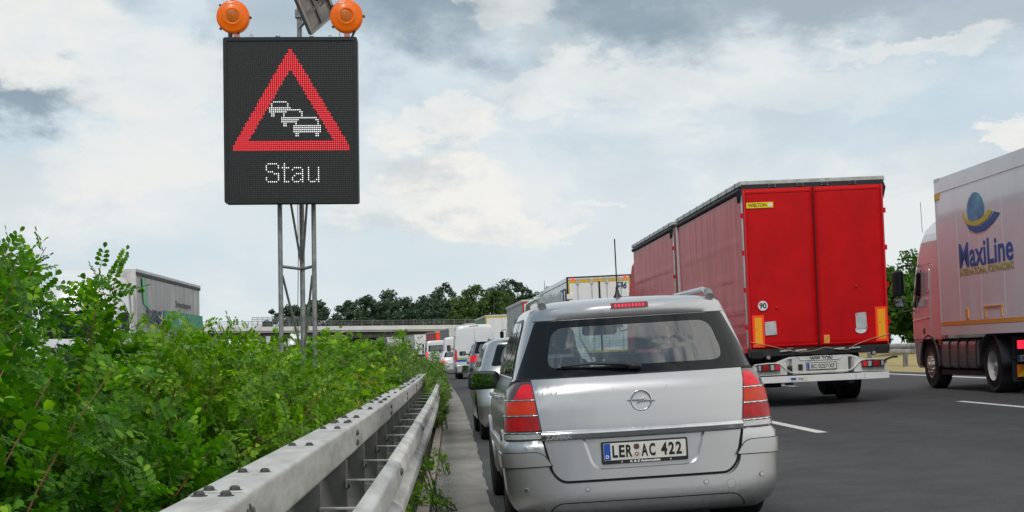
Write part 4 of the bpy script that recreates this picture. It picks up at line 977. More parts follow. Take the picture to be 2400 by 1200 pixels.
text('dealer_name', 'K & E Automobile', .0135, 'ink_white', plh, (.0, PY-.0005, .4905), width=.20, ext=.0006, bold=.0009)
for x in (-.155, .168): MB().prism(circ(x, .490, .006, 6), PY-.002, PY).build('screw', 'plate_silver', plh, smooth=0)
# rear window: dark border and clear pane
GO = rpoly([(-.797, 1.060), (-.640, 1.440), (.640, 1.440), (.797, 1.060)], [.012, .02, .02, .012])
GI = rpoly([(-.60, 1.118), (-.535, 1.392), (.535, 1.392), (.60, 1.118)], [.09, .09, .09, .09], 6)
ZP('window_border', [GO, GI], 'black_gloss', .008, thick=.006, bevel=.002, step=.035)
ZP('rear_window', rpoly([(-.61, 1.108), (-.545, 1.402), (.545, 1.402), (.61, 1.108)], .09), 'glass_rear', .0068, step=.035)
hw_ = MB()
for i in range(14):
    z = 1.135+i*.0195; xs_ = .585-.065*(z-1.118)/.3
    pts = []
    for k in range(13):
        x = -xs_+2*xs_*k/12; p, n_ = SH.rear(*uz(x, z)); pts.append(p-n_*.002)
    hw_.tube(pts, .0007, 3, caps=False)
hw_.build('heater_wires', 'cable', car, smooth=0)
ZP('sill_trim', [(-.80, 1.046), (-.80, 1.060), (.80, 1.060), (.80, 1.046)], 'seam', .010)
# wiper
wx = lambda x, z, o: (SH.rear(*uz(x, z))[0]+SH.rear(*uz(x, z))[1]*o)
wp_ = MB().tube([wx(-.02, 1.098, .03), wx(-.10, 1.106, .05), wx(-.30, 1.122, .045), wx(-.50, 1.120, .03)], [.016, .014, .009, .006], 8); wp_.tube([wx(-.53, 1.118, .018), wx(-.30, 1.108, .022), wx(-.02, 1.096, .02)], .006, 6)
wp_.tube([wx(-.06, 1.098, .02), wx(-.0, 1.096, .035), wx(.02, 1.095, .02)], [.02, .024, .016], 10)
wp_.build('wiper', 'black_plastic', car, smooth=60)
# spoiler strip / brake light / washer nozzle
def roofp(x, z, o=0): p, n_ = SH.rear(*uz(x, z)); return p+n_*o
panel('spoiler_gap', [(-.655, 1.443), (-.65, 1.449), (.65, 1.449), (.655, 1.443)], SH.rear, 'seam', car, .006, pre=uz)
b3 = panel('third_brake_light', rrect(-.128, .128, 1.502, 1.532, .008), SH.rear, 'third_brake', car, .014, thick=.012, bevel=.004, pre=uz, step=.02)
for i in range(9): panel('led', circ(-.094+i*.0235, 1.517, .0055, 8), SH.rear, 'brake_on', b3, .0165, pre=uz, step=.02)
p = roofp(-.19, 1.485, .0); MB().lathe([(-.004, .014), (.006, .014), (.014, .009), (.018, .001)], (0, 0, 0), 'y', 12).build('washer_nozzle', 'black_gloss', car).location = p
# roof rails
for sg in (-1, 1):
    rl = MB(); pts = []
    for k in range(22):
        t = k/21; y = .56+1.75*t; z = 1.556+.058*min(1, math.sin(PI*min(.5, t*3.5)) if t < .15 else 1)*(1 if t < .85 else math.sin(PI/2*(1-t)/.15)); x = sg*(.575-.03*(t-.5)**2+.01)
        pts.append((x, y, z))
    rl.tube(pts, [.017]+[.019]*20+[.017], 8); o = rl.build('roof_rail', 'silver_dirty', car, smooth=60)
    MB().tube([(sg*.583, .545, 1.552), (sg*.585, .60, 1.585), (sg*.585, .66, 1.600)], [.030, .027, .020], 8).build('rail_foot', 'galv_dark', o, smooth=60)
# antenna
an = MB().lathe([(0, .034), (.012, .030), (.03, .018), (.06, .011), (.085, .008)], (.0, 1.02, 1.592), 'z', 12); pts = [(0, 1.02-.03*t, 1.66+.36*t) for t in np.linspace(0, 1, 14)]; an.tube(pts, .0042, 6)
for k in range(46): t = k/46; a = 2*PI*k/4.; an.lathe([(-.002, .0052), (.002, .0058)], (0, 1.02-.03*t, 1.665+.35*t), 'z', 6)
an.build('antenna', 'black_plastic', car, smooth=50)
# side glazing, seams, handles, mirrors, fuel flap
for sg in (-1, 1):
    sd = SH.side(sg)
    w = [rpoly([(.62, 1.10), (.80, 1.43), (1.16, 1.455), (1.12, 1.095)], [.03, .05, .02, .02]), rpoly([(1.20, 1.09), (1.24, 1.455), (1.90, 1.46), (1.90, 1.08)], .02), rpoly([(1.97, 1.08), (1.97, 1.46), (2.22, 1.43), (2.75, 1.10)], .02)]
    MB_ = panel('window_frame', rpoly([(.56, 1.075), (.78, 1.45), (1.0, 1.478), (2.28, 1.475), (2.92, 1.075)], [.03, .05, .05, .05, .03]), sd, 'black_plastic', car, .004, thick=.004, step=.08)
    for k in w: panel('side_window', k, sd, 'black_gloss', car, .009, thick=.004, step=.08)
    panel('belt_trim', [(.56, 1.062), (.56, 1.074), (2.95, 1.074), (2.95, 1.062)], sd, 'chrome_rough', car, .010, thick=.006)
    for (y0, y1) in ((1.15, 1.156), (1.93, 1.936), (2.95, 2.956)): panel('door_gap', [(y0, .32), (y0, 1.06), (y1, 1.06), (y1, .32)], sd, 'seam', car, .003)
    panel('side_strip', rpoly([(1.2, .52), (1.2, .60), (3.0, .60), (3.0, .52)], .02), sd, 'silver_paint', car, .016, thick=.014, bevel=.005)
    for y in (1.38, 2.16):
        p, n_ = sd(y, .92); hb = MB().bar(p+n_*.045+Vector((0, -.10, 0)), p+n_*.045+Vector((0, .10, 0)), .018, .028)
        hb.bar(p+Vector((0, -.085, 0)), p+n_*.05+Vector((0, -.085, 0)), .025, .025).bar(p+Vector((0, .085, 0)), p+n_*.05+Vector((0, .085, 0)), .025, .025); hb.build('door_handle', 'silver_paint', car, bevel=.005)
    # mirror
    mc = Vector((sg*(.80+.17), 2.62, 1.035))
    mo = MB().bar((sg*.83, 2.66, 1.01), (mc.x-sg*.06, 2.66, 1.02), .07, .05).build('mirror_arm', 'black_plastic', car, bevel=.01)
    mg = MB().prism(rpoly([(-.102, -.056), (.102, -.050), (.108, .05), (-.09, .060)], .035), 0, .004); g2 = mg.build('mirror_glass', 'mirror', mo, smooth=0); g2.location = (mc.x, mc.y-.030, mc.z); g2.rotation_euler = (-.05, 0, sg*.25)
    mf = MB().prism(rpoly([(-.128, -.078), (.128, -.074), (.134, .070), (-.112, .080)], .045), 0, .11); f2 = mf.build('mirror_housing', 'black_plastic', mo, bevel=.03, seg=3); f2.location = (mc.x, mc.y-.025, mc.z); f2.rotation_euler = g2.rotation_euler
    for yw in (.86, 3.56):
        wheel(car, sg*.905, yw, .328, .22, sg)
        a = MB(); a.tube([(sg*(SH.hw(yw+math.cos(t)*.37, min(.9, .33+math.sin(t)*.37))+.004), yw+math.cos(t)*.37, .33+math.sin(t)*.37) for t in np.linspace(-.25, PI+.25, 22)], .012, 6); a.build('arch_lip', 'silver_paint', car, smooth=70)
    MB().lathe([(-sg*.02, .37), (-sg*.28, .37)], (sg*.86, .86, .33), 'x', 24).build('wheel_well', 'seam', car, smooth=60)
MB().box(-.80, .80, .25, 4.2, .19, .23).build('underbody', 'seam', car, smooth=0)
MB().tube([(.45, .5, .21), (.45, .16, .20)], .028, 10).build('exhaust', 'chrome_rough', car)
# interior
for (x, y) in ((-.36, 1.95), (.36, 1.95)):
    st_ = MB().prism(rpoly([(x-.25, .55), (x-.23, 1.18), (x+.23, 1.18), (x+.25, .55)], [.02, .12, .12, .02]), y, y+.14).build('seat', 'interior', car, bevel=.04, seg=3)
    MB().prism(rpoly([(x-.13, 1.21), (x-.115, 1.42), (x+.115, 1.42), (x+.13, 1.21)], [.04, .07, .07, .04], 6), y-.01, y+.10).build('headrest', 'interior', st_, bevel=.035, seg=3)
for x in (-.42, 0, .42):
    st_ = MB().prism(rrect(x-.205, x+.205, .5, 1.10, .07), 1.05, 1.17).build('seat', 'interior', car, bevel=.04)
    MB().prism(rrect(x-.11, x+.11, 1.06, 1.19, .05), 1.06, 1.13).build('headrest', 'interior', st_, bevel=.03)
MB().box(-.70, .70, 2.75, 3.15, .80, 1.06).build('dashboard', 'interior', car, bevel=.04)
MB().prism(rrect(-.14, .14, 1.345, 1.425, .03), 2.36, 2.40).build('interior_mirror', 'black_gloss', car, bevel=.008)
MB().tube([(math.cos(a)*.17-.36, 2.66-.05*math.sin(a), .98+math.sin(a)*.16) for a in np.linspace(0, 2*PI, 25)], .014, 6, caps=False).build('steering_wheel', 'interior', car)
panel('windscreen', rpoly([(-.66, 1.07), (-.585, 1.50), (.585, 1.50), (.66, 1.07)], .05), SH.front, 'glass_clear', car, .004, pre=lambda x, z: SH.x2u(x, z, SH.nf))
MB().prism(rpoly([(-.75, .60), (-.70, .72), (.70, .72), (.75, .60)], .03), 4.40, 4.46).build('grille', 'black_plastic', car, bevel=.01)
for sg in (-1, 1): panel('headlamp', rpoly([(sg*.50, .66), (sg*.55, .80), (sg*.84, .82), (sg*.86, .68)], .03), SH.front, 'lamp_clear', car, .008, pre=lambda x, z: SH.x2u(x, z, SH.nf))

# ------------------------------------------------------------------ other cars in the queue
def simple_car(label, X, s, yaw, rows, paint, o):
    sh = Shell(rows, 3.0, 2.4); c = thing(o.get('name', 'car'), label, o.get('cat', 'car'), X, s, yaw=yaw, group='vehicles queueing in the left lane')
    Lc = rows[2][3]; zw = o.get('wr', .33); wy = o.get('wy', (.78, Lc-.85)); top = rows[-1][0]
    zz = sorted(set([r[0] for r in rows]+list(np.arange(rows[0][0]+.08, top-.03, .07))))
    sh.build('body', paint, c, zz, wheels=[(y, zw) for y in wy], wr=zw+.05, ns=34)
    u = lambda x, z: sh.x2u(x, z)
    uf_ = lambda x, z: sh.x2u(x, z, sh.nf)
    g = o['glass']; panel('window_border', rpoly(g, .03), sh.rear, 'black_gloss', c, .006, thick=.004, pre=u)
    gi = [(p[0]*.82, (p[1]-(g[0][1]+g[1][1])/2)*.78+(g[0][1]+g[1][1])/2) for p in g]; panel('rear_window', rpoly(gi, .06), sh.rear, 'suv_glass' if 'suv_glass' in MT else 'black_gloss', c, .011, pre=u)
    if 'wind' in o: panel('windscreen', rpoly(o['wind'], .05), sh.front, 'black_gloss', c, .006, thick=.004, pre=uf_)
    for sg in (-1, 1):
        sd = sh.side(sg)
        for wnd in o.get('side', ()): panel('side_window', rpoly(wnd, .03), sd, 'black_gloss', c, .006, thick=.004, step=.1)
        for (y0, z0, z1) in o.get('gaps', ()): panel('door_gap', [(y0, z0), (y0, z1), (y0+.008, z1), (y0+.008, z0)], sd, 'seam', c, .003)
        for lp in o['lamps']:
            q = lambda x, z: sh.x2u(sg*x, z); panel('tail_lamp', rpoly(lp[0], lp[2] if len(lp) > 2 else .02), sh.rear, lp[1], c, .012+.002*(len(lp) > 3), thick=.010, bevel=.003, pre=q, step=.04)
        for hl in o.get('head', ()): panel('headlamp', rpoly(hl, .03), sh.front, 'lamp_clear', c, .008, thick=.006, pre=lambda x, z: sh.x2u(sg*x, z, sh.nf))
        for y in wy:
            wheel(c, sg*(sh.g(zw)[0]-.012), y, zw, .21, sg); MB().lathe([(-sg*.02, zw+.05), (-sg*.28, zw+.05)], (sg*(sh.g(zw)[0]-.02), y, zw), 'x', 24).build('wheel_well', 'seam', c, smooth=60)
        if 'mirror' in o:
            mx, my, mz, mw, mh = o['mirror']; m_ = MB().prism(rrect(-mw, mw, -mh, mh, min(mw, mh)*.6), 0, .10).build('door_mirror', o.get('mirror_mat', 'black_plastic'), c, bevel=.02); m_.location = (sg*mx, my, mz)
            g_ = MB().prism(rrect(-mw*.84, mw*.84, -mh*.8, mh*.8, min(mw, mh)*.5), -.004, 0).build('mirror_glass', 'mirror', m_, smooth=0); g_.rotation_euler = (-.04, 0, sg*.22); m_.rotation_euler = (0, 0, 0)
            MB().bar((sg*(sh.hw(my+.05, mz)-.02), my+.06, mz-mh*.6), (sg*(mx-mw*.6), my+.06, mz-mh*.4), .05, .04).build('mirror_arm', 'black_plastic', m_, smooth=0).matrix_parent_inverse = Matrix.Translation((-sg*mx, -my, -mz))
    for (pts, m_, of) in o.get('panels', ()): panel(o.get('pname', 'trim_panel'), pts, sh.rear, m_, c, of, thick=.008, bevel=.002, pre=u, step=.08)
    if 'plate' in o:
        z = o['plate']; y = sh.rear(0, z)[0].y-.02; pl = MB().prism(rrect(-.26, .26, z-.055, z+.055, .008), y-.012, y).build('number_plate', 'plate_white', c, smooth=0); MB().prism(rrect(-.258, -.215, z-.053, z+.053, .004), y-.014, y-.012).build('country_band', 'plate_blue', pl, smooth=0)
    MB().box(-sh.g(.3)[0]+.12, sh.g(.3)[0]-.12, .3, Lc-.3, rows[0][0], rows[0][0]+.03).build('underbody', 'seam', c, smooth=0)
    if 'rails' in o:
        zr, xr, y0, y1 = o['rails']
        for sg in (-1, 1): MB().tube([(sg*xr, y0, zr-.03), (sg*xr, y0+.1, zr+.02), (sg*xr, y1-.1, zr+.02), (sg*xr, y1, zr-.03)], .018, 6).build('roof_rail', o.get('rail_mat', 'silver_dirty'), c, smooth=60)
    if 'fin' in o: y, z = o['fin']; MB().prism([(y, z-.02), (y+.16, z-.02), (y+.02, z+.06)], -.02, .02, 'yz').build('roof_aerial', 'suv_paint', c, smooth=0)
    return c, sh
MT['suv_glass'] = mat('suv_glass', (.10, .115, .12), .08, coat=1., var=.3, vscale=3)
HB = [(.20, .80, .10, 3.95, .2, .6), (.28, .86, .03, 4.05, .22, .7), (.50, .885, .0, 4.08, .26, .8), (.62, .888, .02, 4.06, .3, .8), (.74, .885, .06, 3.98, .34, .8), (.88, .875, .10, 3.60, .36, .7), (.99, .845, .15, 3.05, .36, .45), (1.03, .825, .17, 2.95, .36, .4), (1.25, .745, .33, 2.45, .34, .32), (1.38, .685, .42, 2.2, .34, .3), (1.42, .64, .40, 2.05, .4, .3), (1.445, .56, .52, 1.9, .5, .4), (1.462, .40, .8, 1.7, .5, .4), (1.468, .12, 1.0, 1.4, .2, .2)]
c2, sh2 = simple_car('light silver hatchback with curved red tail lights, half hidden by the people carrier', 1.07+.12, 21.6, .02, HB, 'white_silver' if 'white_silver' in MT else 'silver_paint', dict(
    glass=[(-.66, 1.06), (-.55, 1.36), (.55, 1.36), (.66, 1.06)], wind=[(-.66, 1.06), (-.56, 1.38), (.56, 1.38), (.66, 1.06)],
    side=[[(.45, 1.06), (.72, 1.33), (1.0, 1.36), (1.0, 1.05)], [(1.05, 1.05), (1.05, 1.37), (1.75, 1.38), (1.75, 1.04)], [(1.80, 1.04), (1.80, 1.38), (2.1, 1.36), (2.65, 1.05)]], gaps=((1.02, .3, 1.04), (1.78, .3, 1.04)),
    lamps=[([(1.10, .915), (.86, .935), (.60, .945), (.52, .90), (.56, .825), (.64, .80), (.74, .85), (.90, .885), (1.10, .885)], 'lamp_red_lit', [.01, .05, .06, .04, .04, .04, .1, .05, .01])],
    head=[[(.50, .60), (.52, .72), (.85, .76), (.86, .64)]], mirror=(1.0, 2.55, 1.02, .105, .065), mirror_mat='silver_paint', plate=.62, rails=(1.43, .60, .62, 2.1), rail_mat='silver_paint', fin=(.75, 1.455)))
SUV = [(.26, .84, .12, 4.5, .2, .6), (.36, .90, .03, 4.6, .22, .7), (.55, .925, .0, 4.64, .26, .8), (.75, .93, .02, 4.6, .3, .8), (.95, .925, .07, 4.5, .34, .8), (1.08, .90, .12, 4.1, .36, .7), (1.15, .885, .16, 3.5, .36, .45), (1.22, .855, .19, 3.35, .36, .4), (1.42, .79, .34, 2.85, .34, .32), (1.60, .72, .46, 2.45, .34, .3), (1.645, .68, .36, 2.35, .4, .3), (1.67, .62, .50, 2.1, .5, .4), (1.69, .48, .8, 1.9, .5, .4), (1.70, .15, 1.1, 1.5, .2, .2)]
c3, sh3 = simple_car('dark grey off-roader with red wrap-around lights between hatchback and striped van', 1.77, 54.0, .006, SUV, 'suv_paint', dict(
    glass=[(-.74, 1.24), (-.62, 1.60), (.62, 1.60), (.74, 1.24)], wind=[(-.72, 1.24), (-.62, 1.62), (.62, 1.62), (.72, 1.24)],
    side=[[(.50, 1.25), (.76, 1.55), (1.05, 1.58), (1.05, 1.24)], [(1.1, 1.24), (1.1, 1.59), (1.95, 1.6), (1.95, 1.23)], [(2.0, 1.23), (2.0, 1.6), (2.35, 1.58), (3.0, 1.24)]], gaps=((1.07, .4, 1.2), (1.97, .4, 1.2)),
    lamps=[([(1.16, 1.13), (.80, 1.16), (.50, 1.14), (.44, 1.08), (.52, .98), (.70, .93), (.86, .94), (1.16, 1.02)], 'lamp_red_lit', .03), ([(.80, .62), (.80, .66), (.45, .66), (.45, .62)], 'lamp_red', .01)],
    head=[[(.50, .80), (.52, .92), (.85, .96), (.86, .84)]], mirror=(1.08, 2.95, 1.26, .12, .085), plate=.86, wr=.37,
    panels=[(rpoly([(-1.1, .34), (-1.1, .74), (-.6, .70), (.6, .70), (1.1, .74), (1.1, .34)], .03), 'black_plastic', .012), (rpoly([(-.5, .42), (-.5, .55), (.5, .55), (.5, .42)], .03), 'plate_silver', .024), (rpoly([(-.80, .80), (-.80, .86), (-.32, .86), (-.32, .80)], .02), 'silver_dirty', .02), (rpoly([(.32, .80), (.32, .86), (.80, .86), (.80, .80)], .02), 'silver_dirty', .02)],
    rails=(1.665, .63, .6, 2.4), fin=(.75, 1.69)))
VAN = [(.30, .92, .12, 5.4, .08, .5), (.40, .96, .02, 5.55, .08, .6), (.60, .985, .0, 5.6, .07, .7), (1.0, .99, .0, 5.58, .07, .7), (1.20, .985, .01, 5.3, .07, .7), (1.35, .98, .015, 4.75, .07, .6), (1.6, .965, .03, 4.45, .08, .5), (2.1, .93, .06, 3.95, .10, .4), (2.42, .89, .085, 3.6, .13, .35), (2.54, .86, .11, 3.4, .18, .35), (2.60, .80, .16, 3.2, .25, .35), (2.63, .70, .26, 3.0, .4, .4), (2.64, .4, .5, 2.7, .4, .4)]
c4, sh4 = simple_car('white panel van with windowless rear doors, yellow-green and blue stripes', 1.79, 75.0, 0., VAN, 'white_paint', dict(
    name='panel_van', cat='van', glass=[(-.001, 2.0), (-.001, 2.001), (.001, 2.001), (.001, 2.0)], wind=[(-.86, 1.42), (-.78, 2.05), (.78, 2.05), (.86, 1.42)], side=[[(3.5, 1.45), (3.5, 2.05), (3.95, 2.0), (4.35, 1.45)]], gaps=((3.4, .5, 2.2), (2.2, .5, 2.2)),
    lamps=[([(.985, 1.42), (.90, 1.42), (.90, .92), (.985, .86), (1.06, .90), (1.06, 1.38)], 'lamp_red_lit', .01)], head=[[(.6, .85), (.62, 1.0), (.92, 1.1), (.95, .9)]],
    mirror=(1.19, 4.15, 1.55, .10, .17), plate=.0 or .98, wr=.36, wy=(.95, 4.65),
    panels=[(rpoly([(-.99, .985), (-.99, 1.055), (.99, 1.055), (.99, .985)], .0), 'stripe_green', .006), (rpoly([(-1.0, .85), (-1.0, .965), (1.0, .965), (1.0, .85)], .0), 'stripe_blue', .0065), (rpoly([(-1.15, .36), (-1.15, .60), (1.15, .60), (1.15, .36)], .03), 'black_plastic', .03),
            ([(-.004, .62), (-.004, 2.45), (.004, 2.45), (.004, .62)], 'seam', .003), (rrect(-.22, .22, 2.545, 2.575, .01), 'third_brake', .012)]))
for sg in (-1, 1):   # rear door pressing and hinges
    panel('door_panel', rpoly([(sg*.06, 1.25), (sg*.06, 2.30), (sg*.76, 2.26), (sg*.80, 1.45), (sg*.62, 1.25)], [.03, .08, .08, .1, .12]), sh4.rear, 'white_paint', c4, .012, thick=.012, bevel=.006, pre=lambda x, z: sh4.x2u(x, z))
    for z in (.75, 1.5, 2.15): MB().box(sg*.935, sg*.985, -.02, .03, z-.03, z+.03).build('hinge', 'white_paint', c4, smooth=0)
c5, _ = simple_car('white hatchback beyond the panel van, red tail light showing between the weeds', 1.40, 96., .0, HB, 'white_paint', dict(glass=[(-.66, 1.06), (-.55, 1.36), (.55, 1.36), (.66, 1.06)], side=[[(.6, 1.06), (.8, 1.34), (2.1, 1.36), (2.6, 1.05)]],
    lamps=[([(1.0, .80), (.86, .84), (.56, .84), (.56, .70), (1.0, .72)], 'brake_on', .02)], mirror=(1.0, 2.55, 1.02, .105, .065), plate=.62))
VANW = [(r[0]*.97, r[1], r[2], r[3], r[4], r[5]) for r in VAN]
c6, _ = simple_car('small white delivery van with tall plain rear, just left of the striped van', 2.66, 122., 0., VANW, 'white_clean', dict(name='delivery_van', cat='van', glass=[(-.001, 2.0), (-.001, 2.001), (.001, 2.001), (.001, 2.0)], side=[[(3.5, 1.4), (3.5, 2.0), (3.9, 1.95), (4.3, 1.4)]], lamps=[([(.985, 1.2), (.88, 1.2), (.88, .8), (.985, .8)], 'lamp_red', .01)],
    mirror=(1.15, 4.1, 1.5, .1, .16), plate=.9, panels=[(rrect(-.45, .35, 1.62, 1.70, .0), 'orange_sticker', .006), (rpoly([(-1.1, .36), (-1.1, .58), (1.1, .58), (1.1, .36)], .03), 'black_plastic', .03)]))
c7, _ = simple_car('white van with dark rear window and red lights at the left edge of the queue', 2.2, 150., 0., VANW, 'white_paint', dict(name='delivery_van', cat='van', glass=[(-.80, 1.5), (-.74, 2.1), (.74, 2.1), (.80, 1.5)], side=[[(.6, 1.5), (.6, 2.05), (3.9, 1.95), (4.3, 1.45)]], lamps=[([(1.02, 1.5), (.86, 1.5), (.86, .95), (1.02, .9)], 'brake_on', .01)], mirror=(1.15, 4.1, 1.5, .1, .16), plate=.9))

# ------------------------------------------------------------------ lorries
def axle(t, y, r=.50, x=1.24, w=.34, rim='galv', sides=(-1, 1), dish=.03):
    for sg in sides: wheel(t, sg*x, y, r, w, sg, rim, truck=True, rr=.56, dish=dish)
def curtain(t, x, y0, y1, z0, z1, m, sg=-1, name='side_curtain', amp=.010, seams=(.62, .38), sd=0, nx=90, nz=40):
    rs = np.random.RandomState(sd); ph = rs.uniform(0, 6, 8); b = MB()
    def f(u, v):
        y = y0+(y1-y0)*u; z = z0+(z1-z0)*v
        w = amp*(.45*math.sin(y*8.3+ph[0]+.6*math.sin(z*1.3))+.35*math.sin(y*17.1+ph[1]+v)+.3*math.sin(y*3.1+ph[2]+z*1.7))*(.35+.65*max(0, (v-.6)/.4) if v > .6 else .35)
        w += amp*.8*math.sin(z*3.4+ph[3]+.5*math.sin(y*.9+ph[4]))*.5+amp*.9*math.sin(u*PI)
        for q in seams: w += .009*math.exp(-((v-q-.004*math.sin(y*2+q*9))/.008)**2)
        e = min(u, 1-u, v, 1-v)*30; w *= min(1, e+.1)
        return (x+sg*w, y, z)
    b.grid(nx, nz, f); return b.build(name, m, t, smooth=60, fixn=False)
def chassis(t, y0, y1, x=.45):
    b = MB(); 
    for sg in (-1, 1): b.box(sg*x-.05, sg*x+.05, y0, y1, .72, .95)
    for y in np.arange(y0+.3, y1, 1.2): b.box(-x, x, y-.05, y+.05, .78, .90)
    b.build('chassis', 'chassis', t, smooth=0)
def mudflap(t, x, y, z0, z1, w=.40, txt=None):
    f = MB().prism(rrect(x-w/2, x+w/2, z0, z1, .02), y, y+.012).build('mud_flap', 'black_rubber', t, smooth=0)
    if txt: text('lettering', txt, .055, 'galv_dark', f, (x, y-.003, (z0+z1)/2), width=.30, ext=.001)
def clip_lamp(t, x, z, y, w, h, parts):
    o = MB().prism(rrect(x-w/2, x+w/2, z-h/2, z+h/2, .012), y-.05, y).build('tail_lamp', 'black_plastic', t, bevel=.004)
    for (fx, fw, m_, nm) in parts: MB().prism(rrect(x+fx*w/2-fw*w/2, x+fx*w/2+fw*w/2, z-h*.36, z+h*.36, .006), y-.058, y-.049).build(nm, m_, o, bevel=.003)
    return o
LAMPP = [(-.82, .10, 'lamp_clear', 'side_lens'), (-.28, .26, 'lamp_red', 'reflector'), (.32, .16, 'lamp_clear', 'reversing_lens'), (.75, .18, 'lamp_red_lit', 'tail_lens')]
def plate(t, txt, x, z, y, band='plate_blue', w=.52, h=.11):
    p = MB().prism(rrect(x-w/2-.012, x+w/2+.012, z-h/2-.01, z+h/2+.01, .01), y-.010, y).build('plate_holder', 'black_plastic', t, smooth=0)
    MB().prism(rrect(x-w/2, x+w/2, z-h/2, z+h/2, .008), y-.014, y-.0095).build('number_plate', 'plate_white', p, smooth=0)
    MB().prism(rrect(x-w/2+.004, x-w/2+.042, z-h/2+.004, z+h/2-.004, .004), y-.0155, y-.0138).build('country_band', band, p, smooth=0)
    text('lettering', txt, h*.66, 'ink_black', p, (x+.022, y-.0158, z), width=w-.10, ext=.0008, bold=.001); return p

# --- red road train
rt = thing('curtain_trailer', 'red curtain-side road train with red rear doors, seen from behind', 'lorry', 6.49, 27.05, lean=.035, z=.04)
HW = 1.275
def red_body(t, y0, y1, sd, rear=True):
    MB().box(-HW+.03, HW-.03, y0+.02, y1, 1.02, 3.93).build('box_core', 'red_rear', t, smooth=0)
    for sg in (-1, 1):
        curtain(t, sg*(HW-.012), y0+.14, y1-.06, 1.0, 3.78, 'red_curtain', sg, sd=sd+sg, seams=(.70, .47, .25, .17, .10), amp=.009)
        MB().tube([(sg*(HW-.01), y0+.03, 3.84), (sg*(HW-.01), y1, 3.84)], .050, 8).build('curtain_rail', 'dark_metal', t, smooth=60)
        MB().box(sg*HW-.03, sg*HW+.03, y0, y1, 3.90, 3.985).build('roof_edge', 'roof_rail', t, bevel=.008)
        for k in range(9): MB().box(sg*HW-.034, sg*HW+.034, y0+.4+k*.85, y0+.43+k*.85, 3.90, 3.99).build('roof_clip', 'dark_metal', t, smooth=0)
        MB().box(sg*(HW-.03)-.02, sg*(HW-.03)+.02, y0, y0+.13, 1.0, 3.88).build('corner_post', 'tank_metal', t, bevel=.006)
        MB().box(sg*(HW)-.018, sg*HW+.018, y0+.1, y1, .93, 1.03).build('side_rave', 'red_curtain', t, bevel=.006)
        for k in range(4): MB().box(sg*HW-.03, sg*HW+.03, y0+.012, y0+.03, 1.35+k*.66, 1.44+k*.66).build('hinge', 'red_rear', t, smooth=0)
        MB().add([(sg*(HW+.005), y0+.02, 3.90), (sg*(HW+.07), y0+.10, 3.80), (sg*(HW+.04), y0+.16, 3.60), (sg*(HW+.005), y0+.05, 3.62), (sg*(HW-.02), y0+.01, 3.86)], [(0, 1, 2, 3, 4)]).build('torn_tarpaulin', 'black_rubber', t, smooth=0, solid=.006)
    MB().box(-HW-.02, HW+.02, y0-.01, y0+.06, 3.92, 3.99).build('roof_edge', 'roof_rail', t, bevel=.008)
    MB().grid(10, 24, lambda u, v: (-HW+2*HW*u, y0+(y1-y0)*v, 3.985+.012*math.sin(v*60)*.3)).build('roof_sheet', 'white_dirty', t, smooth=60)
    MB().box(-HW+.005, HW-.005, y0-.004, y0+.03, 3.84, 3.93).build('header_bar', 'board', t, smooth=0)
red_body(rt, 0, 7.60, 3); red_body(rt, 8.25, 15.9, 9)
for sg in (-1, 1): MB().box(sg*(HW+.0)-.025, sg*(HW+.0)+.025, 7.50, 7.66, 1.0, 3.88).build('corner_post', 'plate_silver', rt, bevel=.006)
for sg in (-1, 1):
    d = MB(); d.grid(10, 24, lambda u, v: (sg*(.012+(HW-.03)*u), -.022-.004*math.sin(u*PI)*math.sin(v*9), 1.0+2.84*v)); dd = d.build('rear_door', 'red_rear', rt, smooth=60, solid=.025)
    for (z0, z1) in ((1.04, 1.07), (3.76, 3.79)): MB().box(min(sg*.03, sg*1.22), max(sg*.03, sg*1.22), -.034, -.028, z0, z1).build('door_rib', 'red_rear', dd, smooth=0)
    MB().box(sg*1.235-.012, sg*1.235+.012, -.034, -.02, 1.0, 3.84).build('door_edge', 'red_curtain', dd, smooth=0)
    for k in range(2):
        x = sg*(.22+.50*k); bb = MB().box(x-.07, x+.07, -.022, -.004, 3.86, 3.92).build('lock_bracket', 'dark_metal', rt, smooth=0)
        for dx in (-.055, .055):
            for dz in (3.87, 3.91): MB().lathe([(0, .007), (-.004, .006), (-.004, .001)], (x+dx, -.023, dz), 'y', 6).build('rivet', 'plate_silver', bb, smooth=0)
    for z in (.0,): MB().lathe([(-.0, .02), (-.03, .018), (-.03, .001)], (sg*.72-.02, -.03, 1.70+(.35 if sg > 0 else .03)), 'y', 10).build('door_stud', 'red_curtain', dd)
MB().box(-.006, .010, -.030, -.018, 1.0, 3.84).build('door_seam', 'seam', rt, smooth=0)
def sticker(nm, poly, m, y=-.036, th=.004, p=rt): return MB().prism(poly, y-th, y).build(nm, m, p, smooth=0)
b_ = sticker('maker_sign', rrect(-1.20, -.72, 3.50, 3.60, .004), 'yellow_sign'); text('lettering', 'WIELTON', .062, 'ink_black', b_, (-1.005, -.0405, 3.55), width=.33, ext=.001, bold=.0015)
MB().prism(circ(-.775, 3.55, .042, 20, .032), -.0425, -.040).build('oval_sticker', 'ink_white', b_, smooth=0)
b_ = sticker('speed_disc', circ(-.985, 1.765, .098, 28), 'red_curtain'); MB().prism(circ(-.985, 1.765, .086, 28), -.0425, -.0402).build('disc_face', 'ink_white', b_, smooth=0); text('lettering', '90', .092, 'ink_black', b_, (-.985, -.043, 1.765), ext=.001, bold=.004, width=.125)
